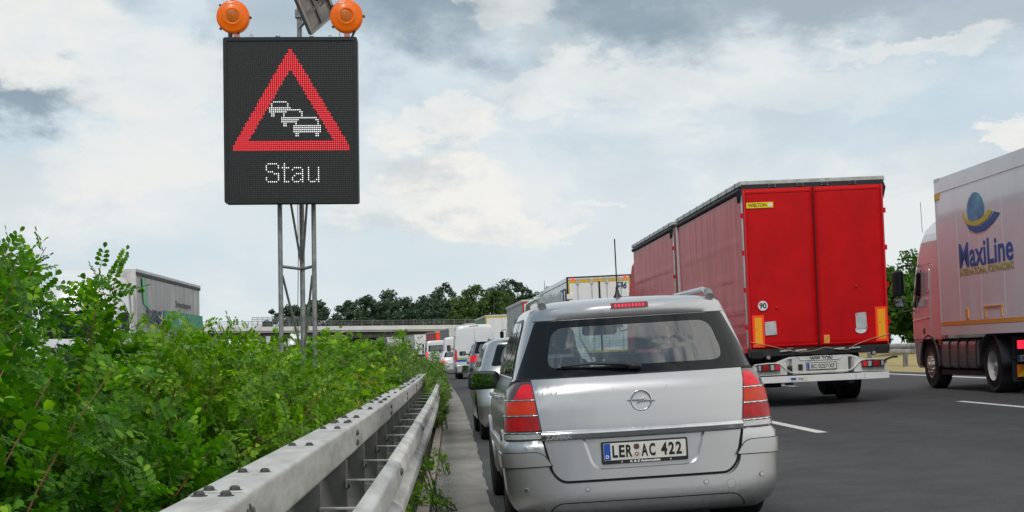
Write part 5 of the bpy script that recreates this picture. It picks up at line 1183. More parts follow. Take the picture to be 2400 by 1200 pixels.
for (x0, x1, z0, z1) in ((-1.185, -.975, 1.03, 1.60), (1.02, 1.235, 1.05, 1.66)):
    b_ = sticker('rear_marker', rrect(x0, x1, z0, z1, .004), 'orange_refl'); MB().prism(rrect(x0+.042, x1-.042, z0+.04, z1-.042, .003), -.0425, -.0402).build('marker_face', 'yellow_refl', b_, smooth=0); MB().prism(circ((x0+x1)/2-.03, (z0+z1)/2+.03, .010, 8), -.044, -.042).build('rivet', 'ink_black', b_, smooth=0)
for (x0, x1, z0, z1) in ((-.965, -.755, 1.235, 1.485), (.665, .865, 1.275, 1.575)):
    b_ = sticker('tir_plate', rpoly([(x0+.005, z0), (x1, z0+.01), (x1-.01, z1), (x0, z1-.012)], .015), 'plate_silver', y=-.037, th=.006)
    for (px_, pz_) in ((x0+.02, z1-.03), (x1-.025, z1-.02), (x1-.02, z0+.03)): MB().prism(circ(px_, pz_, .008, 8), -.046, -.043).build('screw', 'ink_black', b_, smooth=0)
sticker('round_sticker', circ(.755, 1.265, .10, 24, .065), 'ink_white', y=-.034, th=.002)
b_ = sticker('lashing_sticker', rrect(.085, .185, 1.055, 1.20, .002), 'orange_sticker', y=-.034); MB().prism([(.10, 1.075), (.106, 1.075), (.17, 1.175), (.164, 1.175)], -.0395, -.038).build('sticker_mark', 'ink_black', b_, smooth=0)
# lower rear frame
b = MB().box(-1.26, 1.26, -.03, .10, .86, .99); fr = b.build('rear_sill', 'dark_metal', rt, bevel=.008)
for sg in (-1, 1):
    MB().box(sg*1.12-.11, sg*1.12+.11, -.06, .02, .83, .955).build('rubber_buffer', 'black_rubber', fr, bevel=.01)
    for x in (.66, .30): MB().box(sg*x-.15, sg*x+.15, -.045, -.02, .865, .90).build('hinge_block', 'black_plastic', fr, bevel=.005)
    for x in (.34, .62): MB().bar((sg*x-.1, -.055, .945), (sg*x+.1, -.055, .955), .03, .025).build('lock_handle', 'plate_silver', fr, bevel=.005)
MB().tube([(-1.24, -.05, 1.13), (-1.0, -.06, 1.08), (-.55, -.07, .95), (-.35, -.075, .915), (-.1, -.08, .935), (.10, -.08, .985), (.35, -.075, .93), (.52, -.07, .93), (.62, -.07, 1.0), (.90, -.06, 1.09), (1.25, -.05, 1.17)], .006, 6).build('rope', 'rope', rt, smooth=60)
chassis(rt, .1, 7.7); chassis(rt, 8.2, 15.8)
for z in (.70,):
    BP = [(-1.20, .52), (1.20, .52), (1.20, .70)]+[(.95-.06*0, .735), (.80, .745), (.66, .80), (.55, .835), (.40, .84), (-.40, .84), (-.55, .835), (-.66, .80), (-.80, .745), (-.95, .735), (-1.20, .70)]
    bpn = MB().prism(BP, -.02, .10).build('bumper_panel', 'white_dirty', rt, bevel=.012)
    # raised centre part with swept shoulders
    sw = [(-1.19, .715), (-.95, .735), (-.80, .735), (-.70, .70), (-.62, .62), (-.55, .565), (-.45, .545), (.45, .545), (.55, .565), (.62, .62), (.70, .70), (.80, .735), (.95, .735), (1.19, .715)]
    MB().tube([(x, -.028, z_) for x, z_ in sw], .014, 8).build('swept_ridge', 'white_dirty', bpn, smooth=60)
    MB().tube([(x, -.024, z_) for x, z_ in [(-.40, .84), (-.36, .775), (-.28, .765), (.28, .765), (.36, .775), (.40, .84)]], .008, 6).build('badge_edge', 'white_dirty', bpn, smooth=60)
text('lettering', 'WIELTON', .070, 'ink_black', bpn, (0.02, -.024, .795), width=.40, ext=.003, bold=.002)
plate(bpn, 'BC·0257·XF', .02, .655, -.024)
MB().box(-.40, -.32, -.045, -.02, .60, .70).build('plate_lamp', 'black_plastic', bpn, bevel=.008)
for sg in (-1, 1):
    clip_lamp(bpn, sg*.935, .66, -.03, .40, .125, [(f*sg*-1 if False else (f if sg < 0 else -f), w_, m_, n_) for f, w_, m_, n_ in LAMPP])
    l_ = MB().lathe([(0, .045), (-.05, .048), (-.06, .040), (-.062, .001)], (sg*.91+(.05 if sg > 0 else -.02), -.01, .845), 'y', 18).build('work_lamp', 'black_plastic', rt)
    for k in range(7): a = 2*PI*k/6; r_ = 0 if k == 6 else .024; MB().lathe([(0, .009), (-.003, .008), (-.004, .001)], (sg*.91+(.05 if sg > 0 else -.02)+math.cos(a)*r_, -.073, .845+math.sin(a)*r_), 'y', 8).build('work_lamp_led', 'plate_white', l_, smooth=0)
    MB().prism(circ(sg*.62, .775, .018, 12), -.026, -.02).build('bolt_cap', 'plate_silver', bpn, smooth=0)
MB().bar((1.13, -.04, .70), (1.28, -.05, .755), .03, .03).bar((1.28, -.05, .755), (1.38, -.05, .76), .035, .035).build('marker_arm', 'black_rubber', rt, smooth=0)
un = MB().box(-1.22, 1.22, -.06, .04, .385, .500).build('underrun_beam', 'white_clean', rt, bevel=.006)
MB().prism(rrect(-.56, -.25, .405, .480, .004), -.064, -.0605).build('dealer_sticker', 'plate_white', un, smooth=0)
MB().prism(rrect(-.545, -.455, .425, .465, .004), -.067, -.0642).build('sticker_mark', 'plate_blue', un, smooth=0); text('lettering', 'Gras', .03, 'ink_black', un, (-.37, -.0645, .445), ext=.0008, bold=.001, shear=.3)
for dx in (.62, .78):
    for dz in (.415, .465): MB().prism(circ(dx, dz, .008, 8), -.063, -.060).build('hole', 'ink_black', un, smooth=0)
for sg in (-1, 1): MB().box(sg*.55-.05, sg*.55+.05, -.02, .2, .33, .80).build('beam_bracket', 'dark_metal', rt, smooth=0)
for y in (2.3, 3.65): axle(rt, y, .46, sides=(-1, 1))
for y in (10.6, 11.95): axle(rt, y, .46)
for sg in (-1, 1): mudflap(rt, sg*.62+.0, 1.55, .26, .78, .50, 'WIELTON'); MB().prism(circ(2.3, .46, .55, 24), sg*1.2-.0, sg*1.2-.05, 'yz') if False else None
for y in (2.3, 3.65, 10.6, 11.95): MB().box(-.9, .9, y-.09, y+.09, .36, .54).build('axle_beam', 'dark_metal', rt, smooth=0)
for sg in (-1, 1): MB().lathe([(-.17, .50), (.17, .50)], (sg*1.06, 2.3, .47), 'x', 20).build('mudguard', 'black_plastic', rt, smooth=60)
MB().bar((0, 7.7, .8), (0, 8.3, .8), .12, .12).build('drawbar', 'dark_metal', rt, smooth=0)
MB().box(-.95, -.75, 4.6, 6.6, .45, .9).build('side_guard', 'dark_metal', rt, smooth=0)

# --- cab-over tractor cab
def cab(t, yb, paint, h=3.62, L=2.15, w=1.24, front=True, window=True, visor=None, z0=.42, fo=1.42):
    yf = yb+L
    rows = [(z0, w-.06, yf-1.0, yf-.06, .03, .30), (z0+.10, w-.02, yf-1.0, yf, .03, .32), (.95, w, yf-1.0, yf+.02, .03, .30), (1.02, w, yb, yf+.02, .04, .28), (1.55, w, yb, yf, .05, .28), (1.80, w-.01, yb, yf-.04, .05, .28),
            (2.55, w-.05, yb, yf-.22, .06, .30), (2.75, w-.06, yb, yf-.27, .06, .32), (3.05, w-.08, yb, yf-.42, .08, .36), (h-.22, w-.12, yb, yf-.62, .10, .42), (h-.06, w-.20, yb, yf-.95, .14, .45), (h, w-.34, yb+.05, yf-1.25, .2, .35), (h+.02, .3, yb+.3, yf-1.5, .1, .1)]
    sh = Shell(rows, 8., 3.0); zz = sorted(set([r[0] for r in rows]+list(np.arange(z0+.15, h-.1, .13))))
    c = sh.build('cab', paint, t, zz, wheels=[(yf-fo, .50)], wr=.60, ns=30, nrc=6)
    uf_ = lambda x, z: sh.x2u(x, z, sh.nf)
    panel('windscreen', rpoly([(-1.10, 1.72), (-1.03, 2.55), (1.03, 2.55), (1.10, 1.72)], .06), sh.front, 'black_gloss', t, .008, thick=.006, pre=uf_, step=.12)
    panel('grille', rpoly([(-.80, .75), (-.86, 1.45), (.86, 1.45), (.80, .75)], .06), sh.front, 'black_plastic', t, .010, thick=.008, pre=uf_, step=.12)
    for sg in (-1, 1):
        sd = sh.side(sg)
        panel('headlamp', rpoly([(sg*.78, .62), (sg*.80, .86), (sg*1.14, .90), (sg*1.15, .62)], .04), sh.front, 'lamp_clear', t, .012, thick=.008, pre=uf_, step=.08)
        a = yf-.42
        panel('door_frame', rpoly([(a-1.02, 1.02), (a-1.02, 2.60), (a+.02, 2.57), (a+.22, 1.75), (a+.22, 1.02)], .05), sd, 'seam', t, .003, step=.15)
        dr = panel('door', rpoly([(a-1.01, 1.03), (a-1.01, 2.59), (a+.01, 2.56), (a+.205, 1.75), (a+.205, 1.03)], .05), sd, paint, t, .012, thick=.01, bevel=.004, step=.12)
        panel('side_window', rpoly([(a-.38, 1.92), (a-.38, 2.50), (a-.01, 2.47), (a+.17, 1.72), (a-.08, 1.70)], .04), sd, 'black_gloss', dr, .018, thick=.006, step=.1)
        panel('side_pressing', rpoly([(a-.95, 2.0), (a-.95, 2.50), (a-.72, 2.50), (a-.72, 2.0)], .08), sd, paint, dr, .022, thick=.01, bevel=.006, step=.1)
        panel('door_crease', rpoly([(a-1.0, 1.475), (a-1.0, 1.49), (a+.2, 1.43), (a+.2, 1.415)], .0), sd, 'chrome_rough' if False else paint, dr, .024, thick=.01, step=.1)
        panel('handle_recess', rrect(a-.62, a-.50, 1.14, 1.26, .02), sd, 'black_plastic', dr, .016, thick=.004)
        MB().bar((sg*(w+.03), a-.9, 1.86), (sg*(w+.03), a-.62, 1.88), .035, .03).build('door_handle', paint, dr, bevel=.006)
        mm = MB().prism(rpoly([(-.12, -.27), (.12, -.27), (.12, .27), (-.12, .27)], .07), 0, .13).build('door_mirror', 'black_plastic', t, bevel=.03); mm.location = (sg*(w+.24), a+.32, 2.25)
        MB().prism(rpoly([(-.10, -.24), (.10, -.24), (.10, .24), (-.10, .24)], .06), -.005, 0).build('mirror_glass', 'mirror' if False else 'black_gloss', mm, smooth=0)
        m2 = MB().prism(rpoly([(-.13, -.10), (.13, -.10), (.13, .10), (-.13, .10)], .07), 0, .10).build('wide_mirror', 'black_plastic', t, bevel=.02); m2.location = (sg*(w+.23), a+.32, 1.83)
        MB().prism(rpoly([(-.11, -.08), (.11, -.08), (.11, .08), (-.11, .08)], .06), -.005, 0).build('mirror_glass', 'mirror', m2, smooth=0)
        MB().tube([(sg*(w-.02), a+.20, 2.62), (sg*(w+.15), a+.34, 2.62), (sg*(w+.24), a+.36, 2.55), (sg*(w+.24), a+.38, 1.75), (sg*(w+.18), a+.36, 1.62), (sg*(w-.02), a+.22, 1.66)], .022, 8).build('mirror_bracket', 'black_plastic', t, smooth=60)
        MB().box(sg*(w-.03)-.03, sg*(w-.03)+.03, yf-1.9, yf-1.86, .9, 1.02).build('side_lamp', 'lamp_amber', t, smooth=0)
        # roof side deflector behind the cab
        MB().add([(sg*(w-.02), yb-.38, 1.05), (sg*(w-.01), yb+.02, 1.05), (sg*(w-.06), yb+.02, 3.15), (sg*(w-.05), yb-.38, 3.35)], [(0, 1, 2, 3)]).build('air_deflector', paint, t, smooth=0, solid=.03)
    # roof spoiler
    MB().prism([(yb+.15, h-.03), (yb+1.0, h-.04), (yb+.55, h+.25), (yb-.05, 3.95), (yb-.10, 3.95), (yb-.1, h+.12)], -.95, .95, 'yz').build('roof_spoiler', paint, t, bevel=.05, seg=3)
    MB().box(-1.15, 1.15, yb+.02, yf-.9, .62, 1.05).build('cab_floor', 'dark_metal', t, smooth=0)
    for sg in (-1, 1):
        arc = [(yf-fo+math.cos(q)*.60, .50+math.sin(q)*.60) for q in np.linspace(-.05, PI+.05, 18)]
        MB().tube([(sg*(w-.01), p[0], p[1]) for p in arc], .03, 6).build('wheel_arch', 'dark_metal', t, smooth=60)
    return sh

def tractor(t, yt, paint, h=3.62, gap=.45, fo=1.42, L=2.15):
    """tractor whose trailer front wall is at yt (local)"""
    yb = yt+gap; cab(t, yb, paint, h=h, fo=fo, L=L)
    yf = yb+L-fo; axle(t, yf, .50, 1.22, .32); ya = yf-3.7; axle(t, ya, .50, 1.24, .56, dish=.13)
    chassis(t, ya-1.0, yb+1.6)
    return yf, ya

# --- white refrigerated trailer at the right with its tractor
mt_ = thing('refrigerated_lorry', 'white box trailer with blue dome logo and white cab at the right edge', 'lorry', 9.80+1.30, 17.2, lean=.04)
ytr = 13.35
MB().box(-1.30, 1.30, 0, ytr, 1.16, 4.20).build('trailer_box', 'trailer_white', mt_, bevel=.02)
for sg in (-1,):
    xs = -1.30
    MB().box(xs-.012, xs+.02, 0, ytr+.006, 3.93, 4.22).build('roof_profile', 'trailer_white', mt_, bevel=.006)
    MB().box(xs-.014, xs+.02, ytr-.35, ytr+.008, 4.15, 4.226).build('corner_cap', 'plate_silver', mt_, smooth=0)
    MB().box(xs-.016, xs+.02, ytr-.28, ytr+.008, 3.80, 3.93).build('yellow_tab', 'yellow_frame', mt_, smooth=0)
    MB().box(xs-.010, xs+.02, ytr-.03, ytr+.006, 1.15, 3.93).build('front_profile', 'plate_silver', mt_, smooth=0)
    MB().box(xs-.012, xs+.02, 0, ytr+.004, 1.09, 1.27).build('sill_profile', 'trailer_white', mt_, bevel=.005)
    MB().box(xs-.016, xs-.010, 0, ytr-.06, 1.28, 1.36).build('orange_stripe', 'orange_sticker', mt_, smooth=0)
    for k in range(11): MB().box(xs-.0025, xs+.01, ytr-1.22*(k+1), ytr-1.22*(k+1)+.010, 1.37, 3.93).build('panel_joint', 'white_clean', mt_, smooth=0)
    MB().box(xs-.02, xs+.01, ytr-1.68, ytr-1.56, 1.40, 1.58).build('small_label', 'orange_sticker', mt_, smooth=0)
    tb = MB().box(xs-.018, xs+.01, ytr-3.5, ytr-2.55, 1.58, 1.605).box(xs-.018, xs+.01, ytr-3.48, ytr-3.43, 1.40, 1.58).box(xs-.018, xs+.01, ytr-2.64, ytr-2.59, 1.40, 1.58).build('step_outline', 'orange_sticker', mt_, smooth=0)
LR = (PI/2, 0, -PI/2)
yl = ytr-2.72
text('lettering', 'MaxiLine', .46, 'ink_blue', mt_, (-1.303, yl, 2.60), LR, width=2.85, ext=.003, bold=.012)
text('lettering', 'INTERNATIONAL FORWARDING', .125, 'ink_olive', mt_, (-1.303, yl, 2.28), LR, width=2.85, ext=.002, bold=.006)
ly = yl+.35
def yz(poly): return [(-p[0]+ly, 3.76-(3.66-p[1])*.72) for p in poly]
dome = [(-.44, 3.06), (-.46, 3.25), (-.42, 3.42), (-.30, 3.56), (-.10, 3.66), (.05, 3.66), (.22, 3.60), (.38, 3.45), (.46, 3.28), (.46, 3.12), (.40, 3.00), (.1, 2.94), (-.2, 2.94), (-.40, 2.98)]
dome = [(x*1.0, z-.04) for x, z in dome]
MB().prism(yz([(x-.04, z) for x, z in dome]), -1.308, -1.302, 'yz').build('logo_dome', 'logo_blue', mt_, smooth=0)
def swoosh(pts, m_, x): MB().prism(yz(pts), x, x+.006, 'yz').build('logo_swoosh', m_, mt_, smooth=0)
swoosh([(-.70, 3.25), (-.62, 3.05), (-.42, 2.92), (-.05, 2.86), (.35, 2.92), (.66, 3.09), (.86, 3.03), (.55, 2.84), (.1, 2.75), (-.35, 2.79), (-.62, 2.92), (-.74, 3.10)], 'logo_yellow', -1.312)
swoosh([(-.55, 2.86), (-.20, 2.75), (.2, 2.73), (.62, 2.82), (.95, 3.0), (1.22, 2.93), (.85, 2.72), (.4, 2.58), (-.05, 2.57), (-.40, 2.68)], 'ink_blue', -1.3115)
yf_, ya_ = tractor(mt_, ytr, 'cab_white', h=3.50, gap=.12, fo=1.22, L=2.15)
# fuel tank, mudguards, rear of the tractor
tk = MB(); ty0, ty1 = ya_+.75, yf_-.70
tkp = rpoly([(-1.24, .42), (-.72, .42), (-.72, 1.0), (-1.24, 1.0)], .12, 5); tk.prism(tkp, ty0, ty1, 'xz'); tko = tk.build('fuel_tank', 'tank_metal', mt_, bevel=.012)
for k in range(5):
    y = ty0+.08+(ty1-ty0-.16)*k/4; MB().prism(rpoly([(-1.252, .41), (-.71, .41), (-.71, 1.012), (-1.252, 1.012)], .12, 5), y-.025, y+.025, 'xz').build('tank_strap', 'dark_metal', tko, bevel=.004)
MB().box(-1.20, -.70, ty0-.1, ty1+.1, .30, .40).build('tank_step', 'dark_metal', mt_, smooth=0)
for sg in (-1, 1):
    g_ = MB(); a0, a1 = -.10, PI+.05; pts = [(ya_+math.cos(q)*.60, .50+math.sin(q)*.60) for q in np.linspace(a0, a1, 18)]
    for (y, z) in pts: g_.v += [(sg*1.28, y, z), (sg*.66, y, z)]
    g_.f = [(2*i, 2*i+1, 2*i+3, 2*i+2) for i in range(17)]; g_.build('mudguard', 'black_plastic', mt_, smooth=60, solid=.02)
yr = ya_-.95
MB().box(-1.18, 1.18, yr, yr+.06, .62, 1.02).build('rear_crossmember', 'dark_metal', mt_, smooth=0)
l_ = MB().box(-1.15, -.55, yr-.05, yr, .78, .97).build('tail_lamp', 'black_plastic', mt_, bevel=.01)
for (x0, x1, m_, n_) in ((-1.13, -.98, 'brake_on', 'tail_lens'), (-.97, -.86, 'lamp_amber', 'indicator_lens'), (-.85, -.58, 'brake_on', 'brake_lens')): MB().box(x0, x1, yr-.062, yr-.045, .80, .95).build(n_, m_, l_, bevel=.004)
plate(mt_, 'KA·4317·XA', -.86, .63, yr-.01)
hz = MB().box(-1.14, -.25, yr-.03, yr-.01, .30, .52).build('warning_board', 'hivis_orange', mt_, smooth=0)
for k in range(3): x = -1.02+k*.30; MB().prism([(x-.10, .305), (x+.03, .305), (x+.17, .515), (x+.04, .515)], yr-.034, yr-.031).build('board_stripe', 'hivis_yellow', hz, smooth=0)
mudflap(mt_, -.96, yr+.02, .22, .60, .50)
for y in (1.4, 2.75, 4.1): axle(mt_, y, .50)
chassis(mt_, 0.2, ytr-1.2)
for sg in (-1, 1): MB().box(sg*.75-.05, sg*.75+.05, 8.2, 8.35, .25, 1.1).build('landing_leg', 'dark_metal', mt_, smooth=0)
MB().bar((-.95, yr-.12, .78), (-.60, yr-.05, .86), .06, .06).build('yellow_chock', 'hivis_yellow', mt_, smooth=0)
MB().tube([(-1.0, ytr+1.9, 3.3), (-1.0, ytr+1.93, 3.95)], .006, 5).build('cab_aerial', 'black_plastic', mt_)
MB().prism(rpoly([(-.55, 2.6), (.55, 2.6), (.5, 3.5), (-.5, 3.5)], .15), ytr, ytr+.42).build('cooling_unit', 'white_clean', mt_, bevel=.06)

# --- generic far lorries
def lorry(label, X, s, side, rear, roof='roof_rail', L=13.6, cabc='white_paint', group='lorries in the middle lane', split=None, frame=None, h=4.0, far=False, lean=.04, band=None, wy=None, yaw=0., detail=True, header='white_dirty', cabin=True):
    t = thing('semi_trailer_lorry', label, 'lorry', X, s, lean=lean, group=group, yaw=yaw); w = 1.27
    MB().box(-w+.02, w-.02, .03, L, 1.05, h-.05).build('trailer_box', side, t, smooth=0)
    for sg in (-1, 1):
        segs = [(.10, L-.05)] if not split else [(.10, split-.05), (split+.05, L-.05)]
        for (a, c) in segs: curtain(t, sg*(w-.01), a, c, 1.1, h-.16, side, sg, nx=50, nz=12, seams=(), amp=.012, sd=int(s)+sg)
        MB().box(sg*w-.03, sg*w+.03, 0, L, h-.17, h).build('roof_edge', roof, t, bevel=.01)
        MB().box(sg*w-.02, sg*w+.02, 0, L, .98, 1.10).build('side_rave', 'dark_metal', t, smooth=0)
        if band: MB().box(sg*(w+.020)-.002, sg*(w+.020)+.002, .12, L-.1, band[0], band[1]).build('colour_band', band[2], t, smooth=0)
    MB().box(-w-.01, w+.01, -.01, .04, h-.10, h).build('roof_edge', header, t, smooth=0)
    for sg in (-1, 1):
        x0, x1 = sorted((sg*.008, sg*(w-.04))); MB().box(x0, x1, -.022, .02, 1.05, h-.12).build('rear_door', rear, t, bevel=.006)
        if detail:
            for x in (.30, .85): MB().tube([(sg*x, -.045, 1.0), (sg*x, -.045, h-.1)], .016, 6).build('locking_bar', 'galv', t)
        x0, x1 = sorted((sg*.75, sg*1.15)); MB().box(x0, x1, -.05, 0, .62, .74).build('tail_lamp', 'lamp_red_lit', t, smooth=0)
    if frame:
        for (x0, x1, z0, z1) in ((-w, -w+.10, 1.0, h-.12), (w-.10, w, 1.0, h-.12), (-w+.1, w-.1, h-.22, h-.12), (-w+.1, w-.1, 1.0, 1.08)): MB().box(x0, x1, -.034, .01, z0, z1).build('door_frame', frame, t, smooth=0)
    MB().box(-1.2, 1.2, -.04, .04, .42, .55).build('underrun_beam', 'white_dirty', t, smooth=0); MB().box(-1.24, 1.24, 0, .1, .85, 1.0).build('rear_sill', 'dark_metal', t, smooth=0)
    plate(t, '', -.3, .72, -.03) if False else None
    for y in (wy or (2.2, 3.5, 4.8)): axle(t, y, .5)
    chassis(t, .1, L-1)
    if cabin: tractor(t, L, cabc, h=3.4)
    return t
# numbered refrigerated trailer
fr_ = lorry('white refrigerated trailer with yellow-framed rear doors numbered 546', 4.95+1.27, 60.0, 'trailer_white', 'white_clean', roof='trailer_white', frame='yellow_frame', header='white_dirty')
w = 1.27
MB().box(-w-.012, w+.012, -.03, .05, 3.98, 4.02).box(-w-.012, w+.012, -.028, .05, 3.80, 3.87).box(-w-.012, -w+.05, -.036, .05, 1., 3.98).box(w-.05, w+.012, -.036, .05, 1., 3.98).build('black_surround', 'black_rubber', fr_, smooth=0)
MB().box(-.035, .035, -.04, .0, 1.05, 3.8).build('door_seal', 'black_rubber', fr_, smooth=0)
for sg in (-1, 1):
    MB().prism(circ(sg*1.02, 3.925, .055, 14, .035), -.05, -.02).build('marker_lamp', 'led_red', fr_, smooth=0)
    for x in (.30, .85): MB().box(sg*x-.05, sg*x+.05, -.07, -.02, 3.72, 3.92).build('bar_bracket', 'galv', fr_, smooth=0)
    for z in (3.25, 2.4, 1.5): MB().box(*sorted((sg*1.06, sg*1.30)), -.055, .0, z-.10, z+.10).build('hinge', 'white_clean', fr_, bevel=.01)
text('lettering', '546', .25, 'ink_navy', fr_, (.86, -.026, 3.60), width=.46, ext=.003, bold=.012, shear=.25)
for (y0, y1, z0, z1) in ((1.6, 2.6, 2.55, 3.6), (.5, 1.4, 2.55, 3.6), (.6, 2.1, 1.5, 2.4), (3.2, 3.6, 2.0, 2.4)): MB().box(-w-.032, -w-.028, y0, y1, z0, z1).build('side_graphic', 'ink_navy', fr_, smooth=0)
for (y0, y1, z0, z1) in ((1.75, 2.3, 2.65, 3.5), (.6, 1.0, 2.65, 3.5)): MB().box(-w-.036, -w-.033, y0, y1, z0, z1).build('graphic_cutout', 'trailer_white', fr_, smooth=0)
lb_ = lorry('grey-beige curtain trailer with tan lower half and red-edged rear, behind the people carrier roof', 4.95+1.27-.1, 84.0, 'tarp_beige', 'white_clean', frame='red_far', band=(1.1, 2.15, 'tarp_orange'), cabc='white_paint')
text('lettering', 'LOGISTIK', .55, 'ink_fade', lb_, (-1.30, 5.0, 2.9), LR, width=3.4, ext=.002) if False else MB().box(-1.298, -1.294, 3.2, 6.8, 2.55, 3.05).build('faded_print', 'ink_fade', lb_, smooth=0)
lg_ = lorry('green curtain-side lorry with white rear doors edged in yellow', 4.95+1.27-.3, 116.0, 'tarp_green', 'white_clean', frame='yellow_frame', split=7.0, cabc='white_paint', detail=False)
lorry('grey curtain-side lorry right behind the white panel van', 4.95+1.27-.1, 147., 'tarp_darkgrey', 'white_clean', detail=False)
lorry('second grey curtain-side lorry, further along the queue', 4.95+1.27-.1, 171., 'tarp_darkgrey', 'white_dirty', detail=False)
lorry('dark red lorry with orange rear in the distant queue', 4.95+1.27+.75, 198., 'red_far', 'orange_refl', detail=False)
lorry('white box lorry with plain white rear at the head of the visible queue', 4.95+2.1, 226., 'white_dirty', 'white_clean', detail=False)
lorry('distant grey lorry at the bridge, partly hidden by the white box lorry', 4.95+1.0, 252., 'tarp_darkgrey', 'white_dirty', detail=False)
# tractor of the red road train
MB().box(-1.1, 1.1, 15.9, 16.0, .9, 3.7).build('cab_gap', 'dark_metal', rt, smooth=0)
cab(rt, 16.35, 'red_rear', h=3.7); axle(rt, 16.35+.73, .5, 1.22, .32)
for y in (13.3,): axle(rt, y, .5, 1.24, .5, dish=.12)

# --- oncoming lorries on the far carriageway
on = thing('curtain_trailer_lorry', 'white-fronted lorry with grey green-banded curtain sides, facing us beyond the hedge', 'lorry', loc=(-10.02-1.27-.6, 46.4, .14), yaw=PI+.006)
w = 1.27; OL = 12.5     # local frame: +y is the driving direction (towards the camera)
yt = -3.7
MB().box(-w+.02, w-.02, yt-OL, yt, 1.0, 3.93).build('trailer_box', 'tarp_grey', on, smooth=0)
for sg in (-1, 1):
    curtain(on, sg*(w-.01), yt-OL+.1, yt-.15, 1.05, 3.80, 'tarp_grey', sg, seams=(.55, .2), sd=5+sg, amp=.02)
    MB().box(sg*w-.03, sg*w+.03, yt-OL, yt, 3.80, 3.90).build('curtain_rail', 'dark_metal', on, smooth=0)
    MB().box(sg*w-.035, sg*w+.035, yt-OL, yt, 3.90, 4.0).build('roof_edge', 'roof_rail', on, bevel=.01)
MB().box(-w-.01, w+.01, yt-.1, yt+.03, 1.0, 4.0).build('front_wall', 'white_dirty', on, bevel=.02)
LL = (PI/2, 0, -PI/2)      # lettering on the flank at local -x, which faces right in the photograph
text('lettering', 'THIEME', .62, 'ink_navy', on, (-1.305, yt-2.95, 2.42), LL, width=2.6, ext=.003, bold=.012)
MB().box(-1.306, -1.296, yt-12.9, yt-4.6, 2.10, 2.78).build('green_band', 'ink_green', on, smooth=0)
text('lettering', 'Transporte', .22, 'ink_white', on, (-1.309, yt-8.6, 2.42), LL, width=2.2, ext=.002)
text('lettering', 'Schwertransporte', .24, 'ink_black', on, (-1.305, yt-8.6, 3.05), LL, width=3.2, ext=.002)
MB().prism([(yt-1.35, 3.75), (yt-.9, 3.75), (yt-1.1, 2.9), (yt-2.0, 2.75), (yt-2.3, 2.85), (yt-1.6, 2.95)], -1.304, -1.298, 'yz').build('green_swoosh', 'green_light', on, smooth=0)
MB().box(-1.303, -1.298, yt-2.6, yt-1.2, 1.4, 1.55).build('green_swoosh', 'green_light', on, smooth=0)
shc = cab(on, yt+.4, 'white_paint', h=3.72, L=2.2)
axle(on, yt+.4+2.2-1.42, .5, 1.22, .32); axle(on, yt-2.7, .5, 1.24, .5)
for y in (yt-OL+2, yt-OL+3.3, yt-OL+4.6): axle(on, y, .5)
uf_ = lambda x, z: shc.x2u(x, z, shc.nf)
vis = panel('sun_visor', rpoly([(-1.12, 2.56), (-1.05, 2.98), (1.05, 2.98), (1.12, 2.56)], .05), shc.front, 'white_paint', on, .05, thick=.03, bevel=.01, pre=uf_, step=.1)
p_, n_ = shc.front(*uf_(.0, 2.77)); text('lettering', 'CharterWay', .26, 'ink_black', vis, (p_[0]+.12, p_[1]+.075, 2.78), (PI/2+.18, 0, PI), width=1.75, ext=.003)
for x in (-.5, .45): MB().tube([(x, yt+2.1, 3.02), (x, yt+2.1, 3.1)], .03, 6).build('roof_horn', 'black_plastic', on)
MB().box(-.8, .8, yt+2.02, yt+2.10, 3.05, 3.08).build('lamp_bar', 'galv_dark', on, smooth=0)
for i, (X, s, cl, lb) in enumerate([(-12.0, 178, 'white_paint', 'white oncoming lorry seen low between the sign posts'), (-15.2, 205, 'tarp_grey', 'grey oncoming lorry further back behind the hedge')]):
    p = road(X, s); t = thing('semi_trailer_lorry', lb, 'lorry', loc=(p[0], p[1], 0), yaw=PI+heading(s), group='oncoming lorries beyond the hedge')
    MB().box(-1.25, 1.25, -16, -2.6, 1.0, 3.3).build('trailer_box', 'white_dirty', t, bevel=.03); cab(t, -2.2, cl, h=3.0)
    for y in (-1.5, -5.2, -12, -13.3): axle(t, y, .5)

# ------------------------------------------------------------------ variable message sign on its mast
SD_ = 15.6; PXM = 3600/SD_
def sx(px): return (px-687)/PXM
def sz(px, py): return CAMH+(830+.010*(1090-px)+1-py)/PXM
sg_ = thing('message_sign', 'black LED traffic sign showing a red queue-warning triangle above the word Stau', 'traffic sign', loc=((689.5-1090)/PXM, SD_, 0))
ZT, ZB_ = sz(687, 90), sz(687, 477.5); HWB = .676
MB().prism(rrect(-HWB, HWB, ZB_, ZT, .028, 5), 0, .16).build('housing', 'board', sg_, bevel=.004)
fr2 = MB()
op = rrect(-HWB, HWB, ZB_, ZT, .028, 5); ip = rrect(-HWB+.036, HWB-.036, ZB_+.036, ZT-.036, .004, 5); n = len(op)
for p in op: fr2.v.append((p[0], -.014, p[1]))
for p in ip: fr2.v.append((p[0], -.014, p[1]))
for p in ip: fr2.v.append((p[0], .002, p[1]))
for p in op: fr2.v.append((p[0], .002, p[1]))
for i in range(n):
    j = (i+1) % n; fr2.f += [(i, j, n+j, n+i), (n+i, n+j, 2*n+j, 2*n+i), (3*n+i, 3*n+j, j, i)]
fr2.build('frame', 'board', sg_, smooth=0)
MB().box(-HWB+.035, HWB-.035, -.003, -.001, ZB_+.035, ZT-.035).build('display_face', 'board_face', sg_, smooth=0)
PT = .02022; lit_w = set(); C0, R0_ = 21, 30
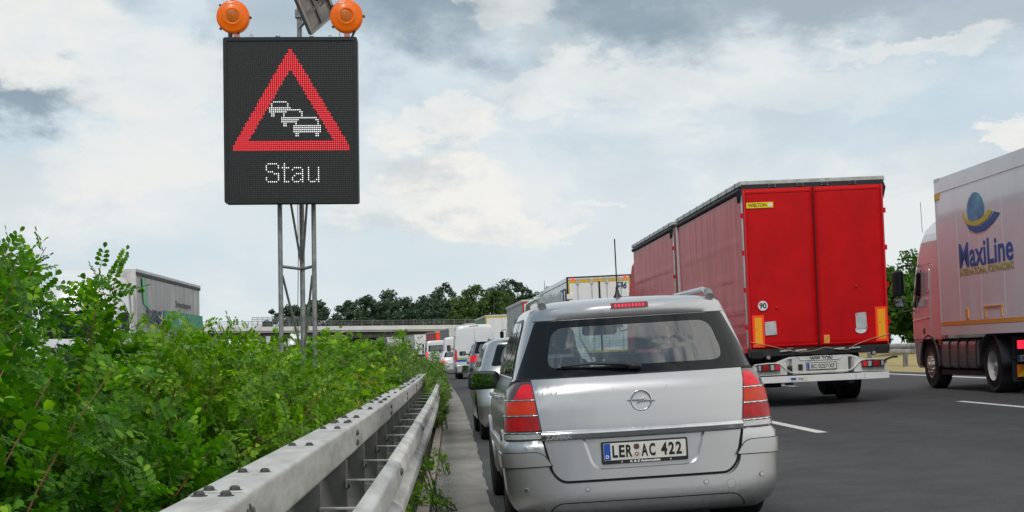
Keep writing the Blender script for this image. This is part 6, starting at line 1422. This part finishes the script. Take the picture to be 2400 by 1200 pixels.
icon = {0: range(2, 9), 1: (1, 9), 2: (1, 9), 3: range(0, 11), 4: range(0, 16), 5: list(range(0, 9))+[15, 16], 6: (1, 2, 7, 16), 7: (1, 2, 7, 16), 8: range(6, 24), 9: list(range(6, 15))+[23, 24], 10: list(range(6, 14))+[24],
        11: (7, 8, 13, 24), 12: [7, 8]+list(range(12, 26)), 13: range(12, 26), 14: range(12, 26), 15: range(12, 26), 16: (13, 14, 23, 24), 17: (13, 14, 23, 24)}
for r, cs in icon.items():
    for c in cs: lit_w.add((C0+c, R0_+r))
stau = {0: [1, 2, 3, 4, 5, 9], 1: [0, 6, 9], 2: [0, 6, 8, 9, 10, 11, 14, 15, 16, 17, 21, 26], 3: [0, 9, 13, 18, 21, 26], 4: [1, 2, 3, 9, 18, 21, 26], 5: [4, 5, 6, 9, 15, 16, 17, 18, 21, 26], 6: [6, 9, 14, 18, 21, 26], 7: [0, 6, 9, 13, 18, 21, 26], 8: [0, 6, 9, 13, 17, 18, 21, 25, 26], 9: [1, 2, 3, 4, 5, 9, 10, 11, 14, 15, 16, 18, 22, 23, 24, 26]}
for r, cs in stau.items():
    for c in cs: lit_w.add((19+c, 61+r))
lit_r = set()
for r in range(4, 55):
    ho = .9+(r-4)*.585
    if r > 52: ho -= (r-52)*.4
    for c in range(64):
        d = abs(c-31.5)
        if d <= ho and (r >= 50 or d > (r-13.5)*.585): lit_r.add((c, r))
lit_r -= lit_w
def leds(name, cells, m, rad):
    V = []; F = []
    for (c, r) in cells:
        x = (c-31.5)*PT; z = ZT-.049-r*PT*.9985; b = len(V)
        V.append((x, -.0095, z)); V += [(x+math.cos(PI/3*k)*rad, -.0032, z+math.sin(PI/3*k)*rad) for k in range(6)]
        F += [(b, b+1+k, b+1+(k+1) % 6) for k in range(6)]
    return stuff(mesh_np(name, V, F, m, sg_))
leds('unlit_leds', [(c, r) for c in range(64) for r in range(80) if (c, r) not in lit_w and (c, r) not in lit_r], 'led_off', .0038)
leds('red_leds', sorted(lit_r), 'led_red_sign', .0078); leds('white_leds', sorted(lit_w), 'led_white', .0064)
# mast: two front tubes, one rear tube, bracing
for px in (653, 732.5): MB().tube([(sx(px)+.005, .20, -.1), (sx(px), .20, sz(px, 78))], .0245, 14).build('mast_tube', 'galv_pole', sg_, smooth=60)
MB().tube([(sx(697)*1.025, .55, -.1), (sx(696)*1.025, .55, ZT-.3), (sx(694)*1.025, .55, sz(694, -170))], .0265, 14).build('mast_tube', 'galv_pole', sg_, smooth=60)
xc = sx(696)*1.025
for z in (sz(690, 622), sz(690, 380), .55): 
    for px in (653, 732.5): MB().tube([(sx(px), .20, z), (xc, .55, z-.01)], .016, 10).build('cross_tube', 'galv_pole', sg_, smooth=60)
zA, zB = sz(690, 632), sz(690, 430)
for px, q in ((653, 1), (732.5, -1)):
    MB().tube([(sx(px)+.02*q, .22, zA-.05), (xc-.01*q, .53, zA-.85)], .0125, 8).build('diagonal_brace', 'galv_pole', sg_, smooth=60)
    MB().tube([(sx(px)+.03*q, .24, zB+.32), (xc-.01*q, .53, zA+.10)], .0125, 8).build('diagonal_brace', 'galv_pole', sg_, smooth=60)
    MB().tube([(sx(px), .20, .12), (xc, .53, .5)], .0125, 8).build('diagonal_brace', 'galv_pole', sg_, smooth=60)
MB().tube([(xc-.035, .50, ZB_+.1), (xc-.033, .50, 2.3), (xc-.045, .50, 1.7), (xc-.03, .50, .9)], .004, 6).build('cable', 'black_rubber', sg_, smooth=60)
for px in (595, 779):
    MB().tube([(sx(px)+math.cos(a)*.013, .05, sz(px, 90)+.017+math.sin(a)*.017) for a in np.linspace(0, 2*PI, 14)], .0032, 6, caps=False).build('lifting_eye', 'galv_pole', sg_, smooth=60)
# flashing amber lamps
for px, py, lb in ((553.5, 41.5, 'left'), (818, 38.5, 'right')):
    x, z = sx(px), sz(px, py); R1 = 38.5/PXM
    lp = MB().lathe([(.12, .001), (.12, R1*.80), (.10, R1*.96), (.03, R1*1.0), (-.005, R1*1.0), (-.012, R1*.975)], (x, .03, z), 'y', 40).build('flashing_lamp', 'lens_orange', sg_, smooth=50)
    MB().lathe([(-.010, R1*.975), (-.012, R1*.93), (-.022, R1*.92), (-.030, R1*.78), (-.034, R1*.56), (-.040, R1*.52), (-.041, R1*.44), (-.036, R1*.40)], (x, .03, z), 'y', 40).build('lens_ring', 'lens_orange', lp, smooth=60)
    MB().lathe([(-.034, R1*.42), (-.040, R1*.3), (-.043, .001)], (x-.004, .03, z+.004 if lb == 'left' else z-.01), 'y', 32).build('lens_centre', 'lens_orange_dark', lp, smooth=60)
    for a in ((-.05, 1.6, 2.4, 3.9, 5.0) if lb == 'left' else (0., 2.5, 3.8, 5.1)): MB().box(-.010, .010, -.004, .03, -.008, .012).build('lens_clip', 'dark_metal', lp, smooth=0).matrix_basis = Matrix.Translation((x+math.cos(a)*(R1+.006), .03, z+math.sin(a)*(R1+.006))) @ Matrix.Rotation(-a+PI/2, 4, 'Y')
    bxx = x+(.03 if lb == 'left' else .0)
    MB().box(bxx-.026, bxx+.028, .03, .09, ZT-.01, z-R1+.02).build('lamp_bracket', 'pink_bracket', lp, bevel=.004)
    if lb == 'left': MB().box(x-.05, x-.012, .02, .09, ZT, ZT+.055).build('cable_gland', 'black_plastic', lp, bevel=.008)
    else:
        MB().bar((x+.045, .06, ZT), (x+.085, .06, z-R1+.03), .02, .02).build('lamp_stay', 'black_plastic', lp, smooth=0)
        MB().tube([(x-.055, .03, z-R1+.03), (x-.075, .0, z-R1-.02), (x-.075, .0, ZT+.03), (x-.06, .03, ZT)], .003, 5).build('lamp_cable', 'cable', lp, smooth=60)
# solar module seen from behind, clamped to the rear tube
sp = thing('solar_module', 'small aluminium-backed solar module tilted on the mast top between the amber lamps', 'solar panel', loc=((687-1090)/PXM, SD_, 0))
e1 = Vector((.225, .2, .251)).normalized(); e2 = Vector((-.12, -.235, .295)).normalized(); yv = e2.cross(e1)
ax_, az_ = (e1, e2) if yv.y > 0 else (e2, e1)
Rm = Matrix((ax_, az_.cross(ax_), az_)).transposed().to_4x4()
def put(o): o.matrix_basis = Matrix.Translation((sx(728), .34, sz(728, 68))) @ Rm; return o
put(MB().box(.01, .40, 0, .014, .01, .40).build('back_sheet', 'panel_back', sp, smooth=0))
f3 = MB()
for (a, b_, c, d) in ((0, .42, 0, .03), (0, .42, .39, .42), (0, .03, .03, .39), (.39, .42, .03, .39)): f3.box(a, b_, -.030, .018, c, d)
put(f3.build('module_frame', 'tank_metal', sp, smooth=0)); put(MB().box(.19, .22, -.022, .0, .03, .39).build('cross_rib', 'galv_dark', sp, smooth=0)); put(MB().box(.03, .39, -.018, .0, .19, .22).build('cross_rib', 'galv_dark', sp, smooth=0)); put(MB().box(.38, .43, -.034, .02, -.01, .04).build('corner_cap', 'black_plastic', sp, smooth=0)); put(MB().box(.25, .34, -.03, 0, .25, .34).build('junction_box', 'black_plastic', sp, smooth=0))
MB().tube([(sx(699), .47, sz(700, 46)), (sx(752), .38, sz(752, -6)), (sx(790), .35, sz(790, -44))], .0165, 12).build('support_tube', 'tank_metal', sp, smooth=60)
for t in (.25, .55): 
    p = Vector((sx(699), .47, sz(700, 46))).lerp(Vector((sx(752), .38, sz(752, -6))), t); MB().tube([p+Vector((-.03, -.02, .03)), p+Vector((.0, -.03, 0)), p+Vector((.03, .01, -.03))], .008, 6).build('u_bolt', 'galv_dark', sp, smooth=60)
MB().box(xc-.035, xc+.035, .51, .59, sz(694, 18), sz(694, -2)).build('pole_clamp', 'galv_pole', sp, bevel=.005)
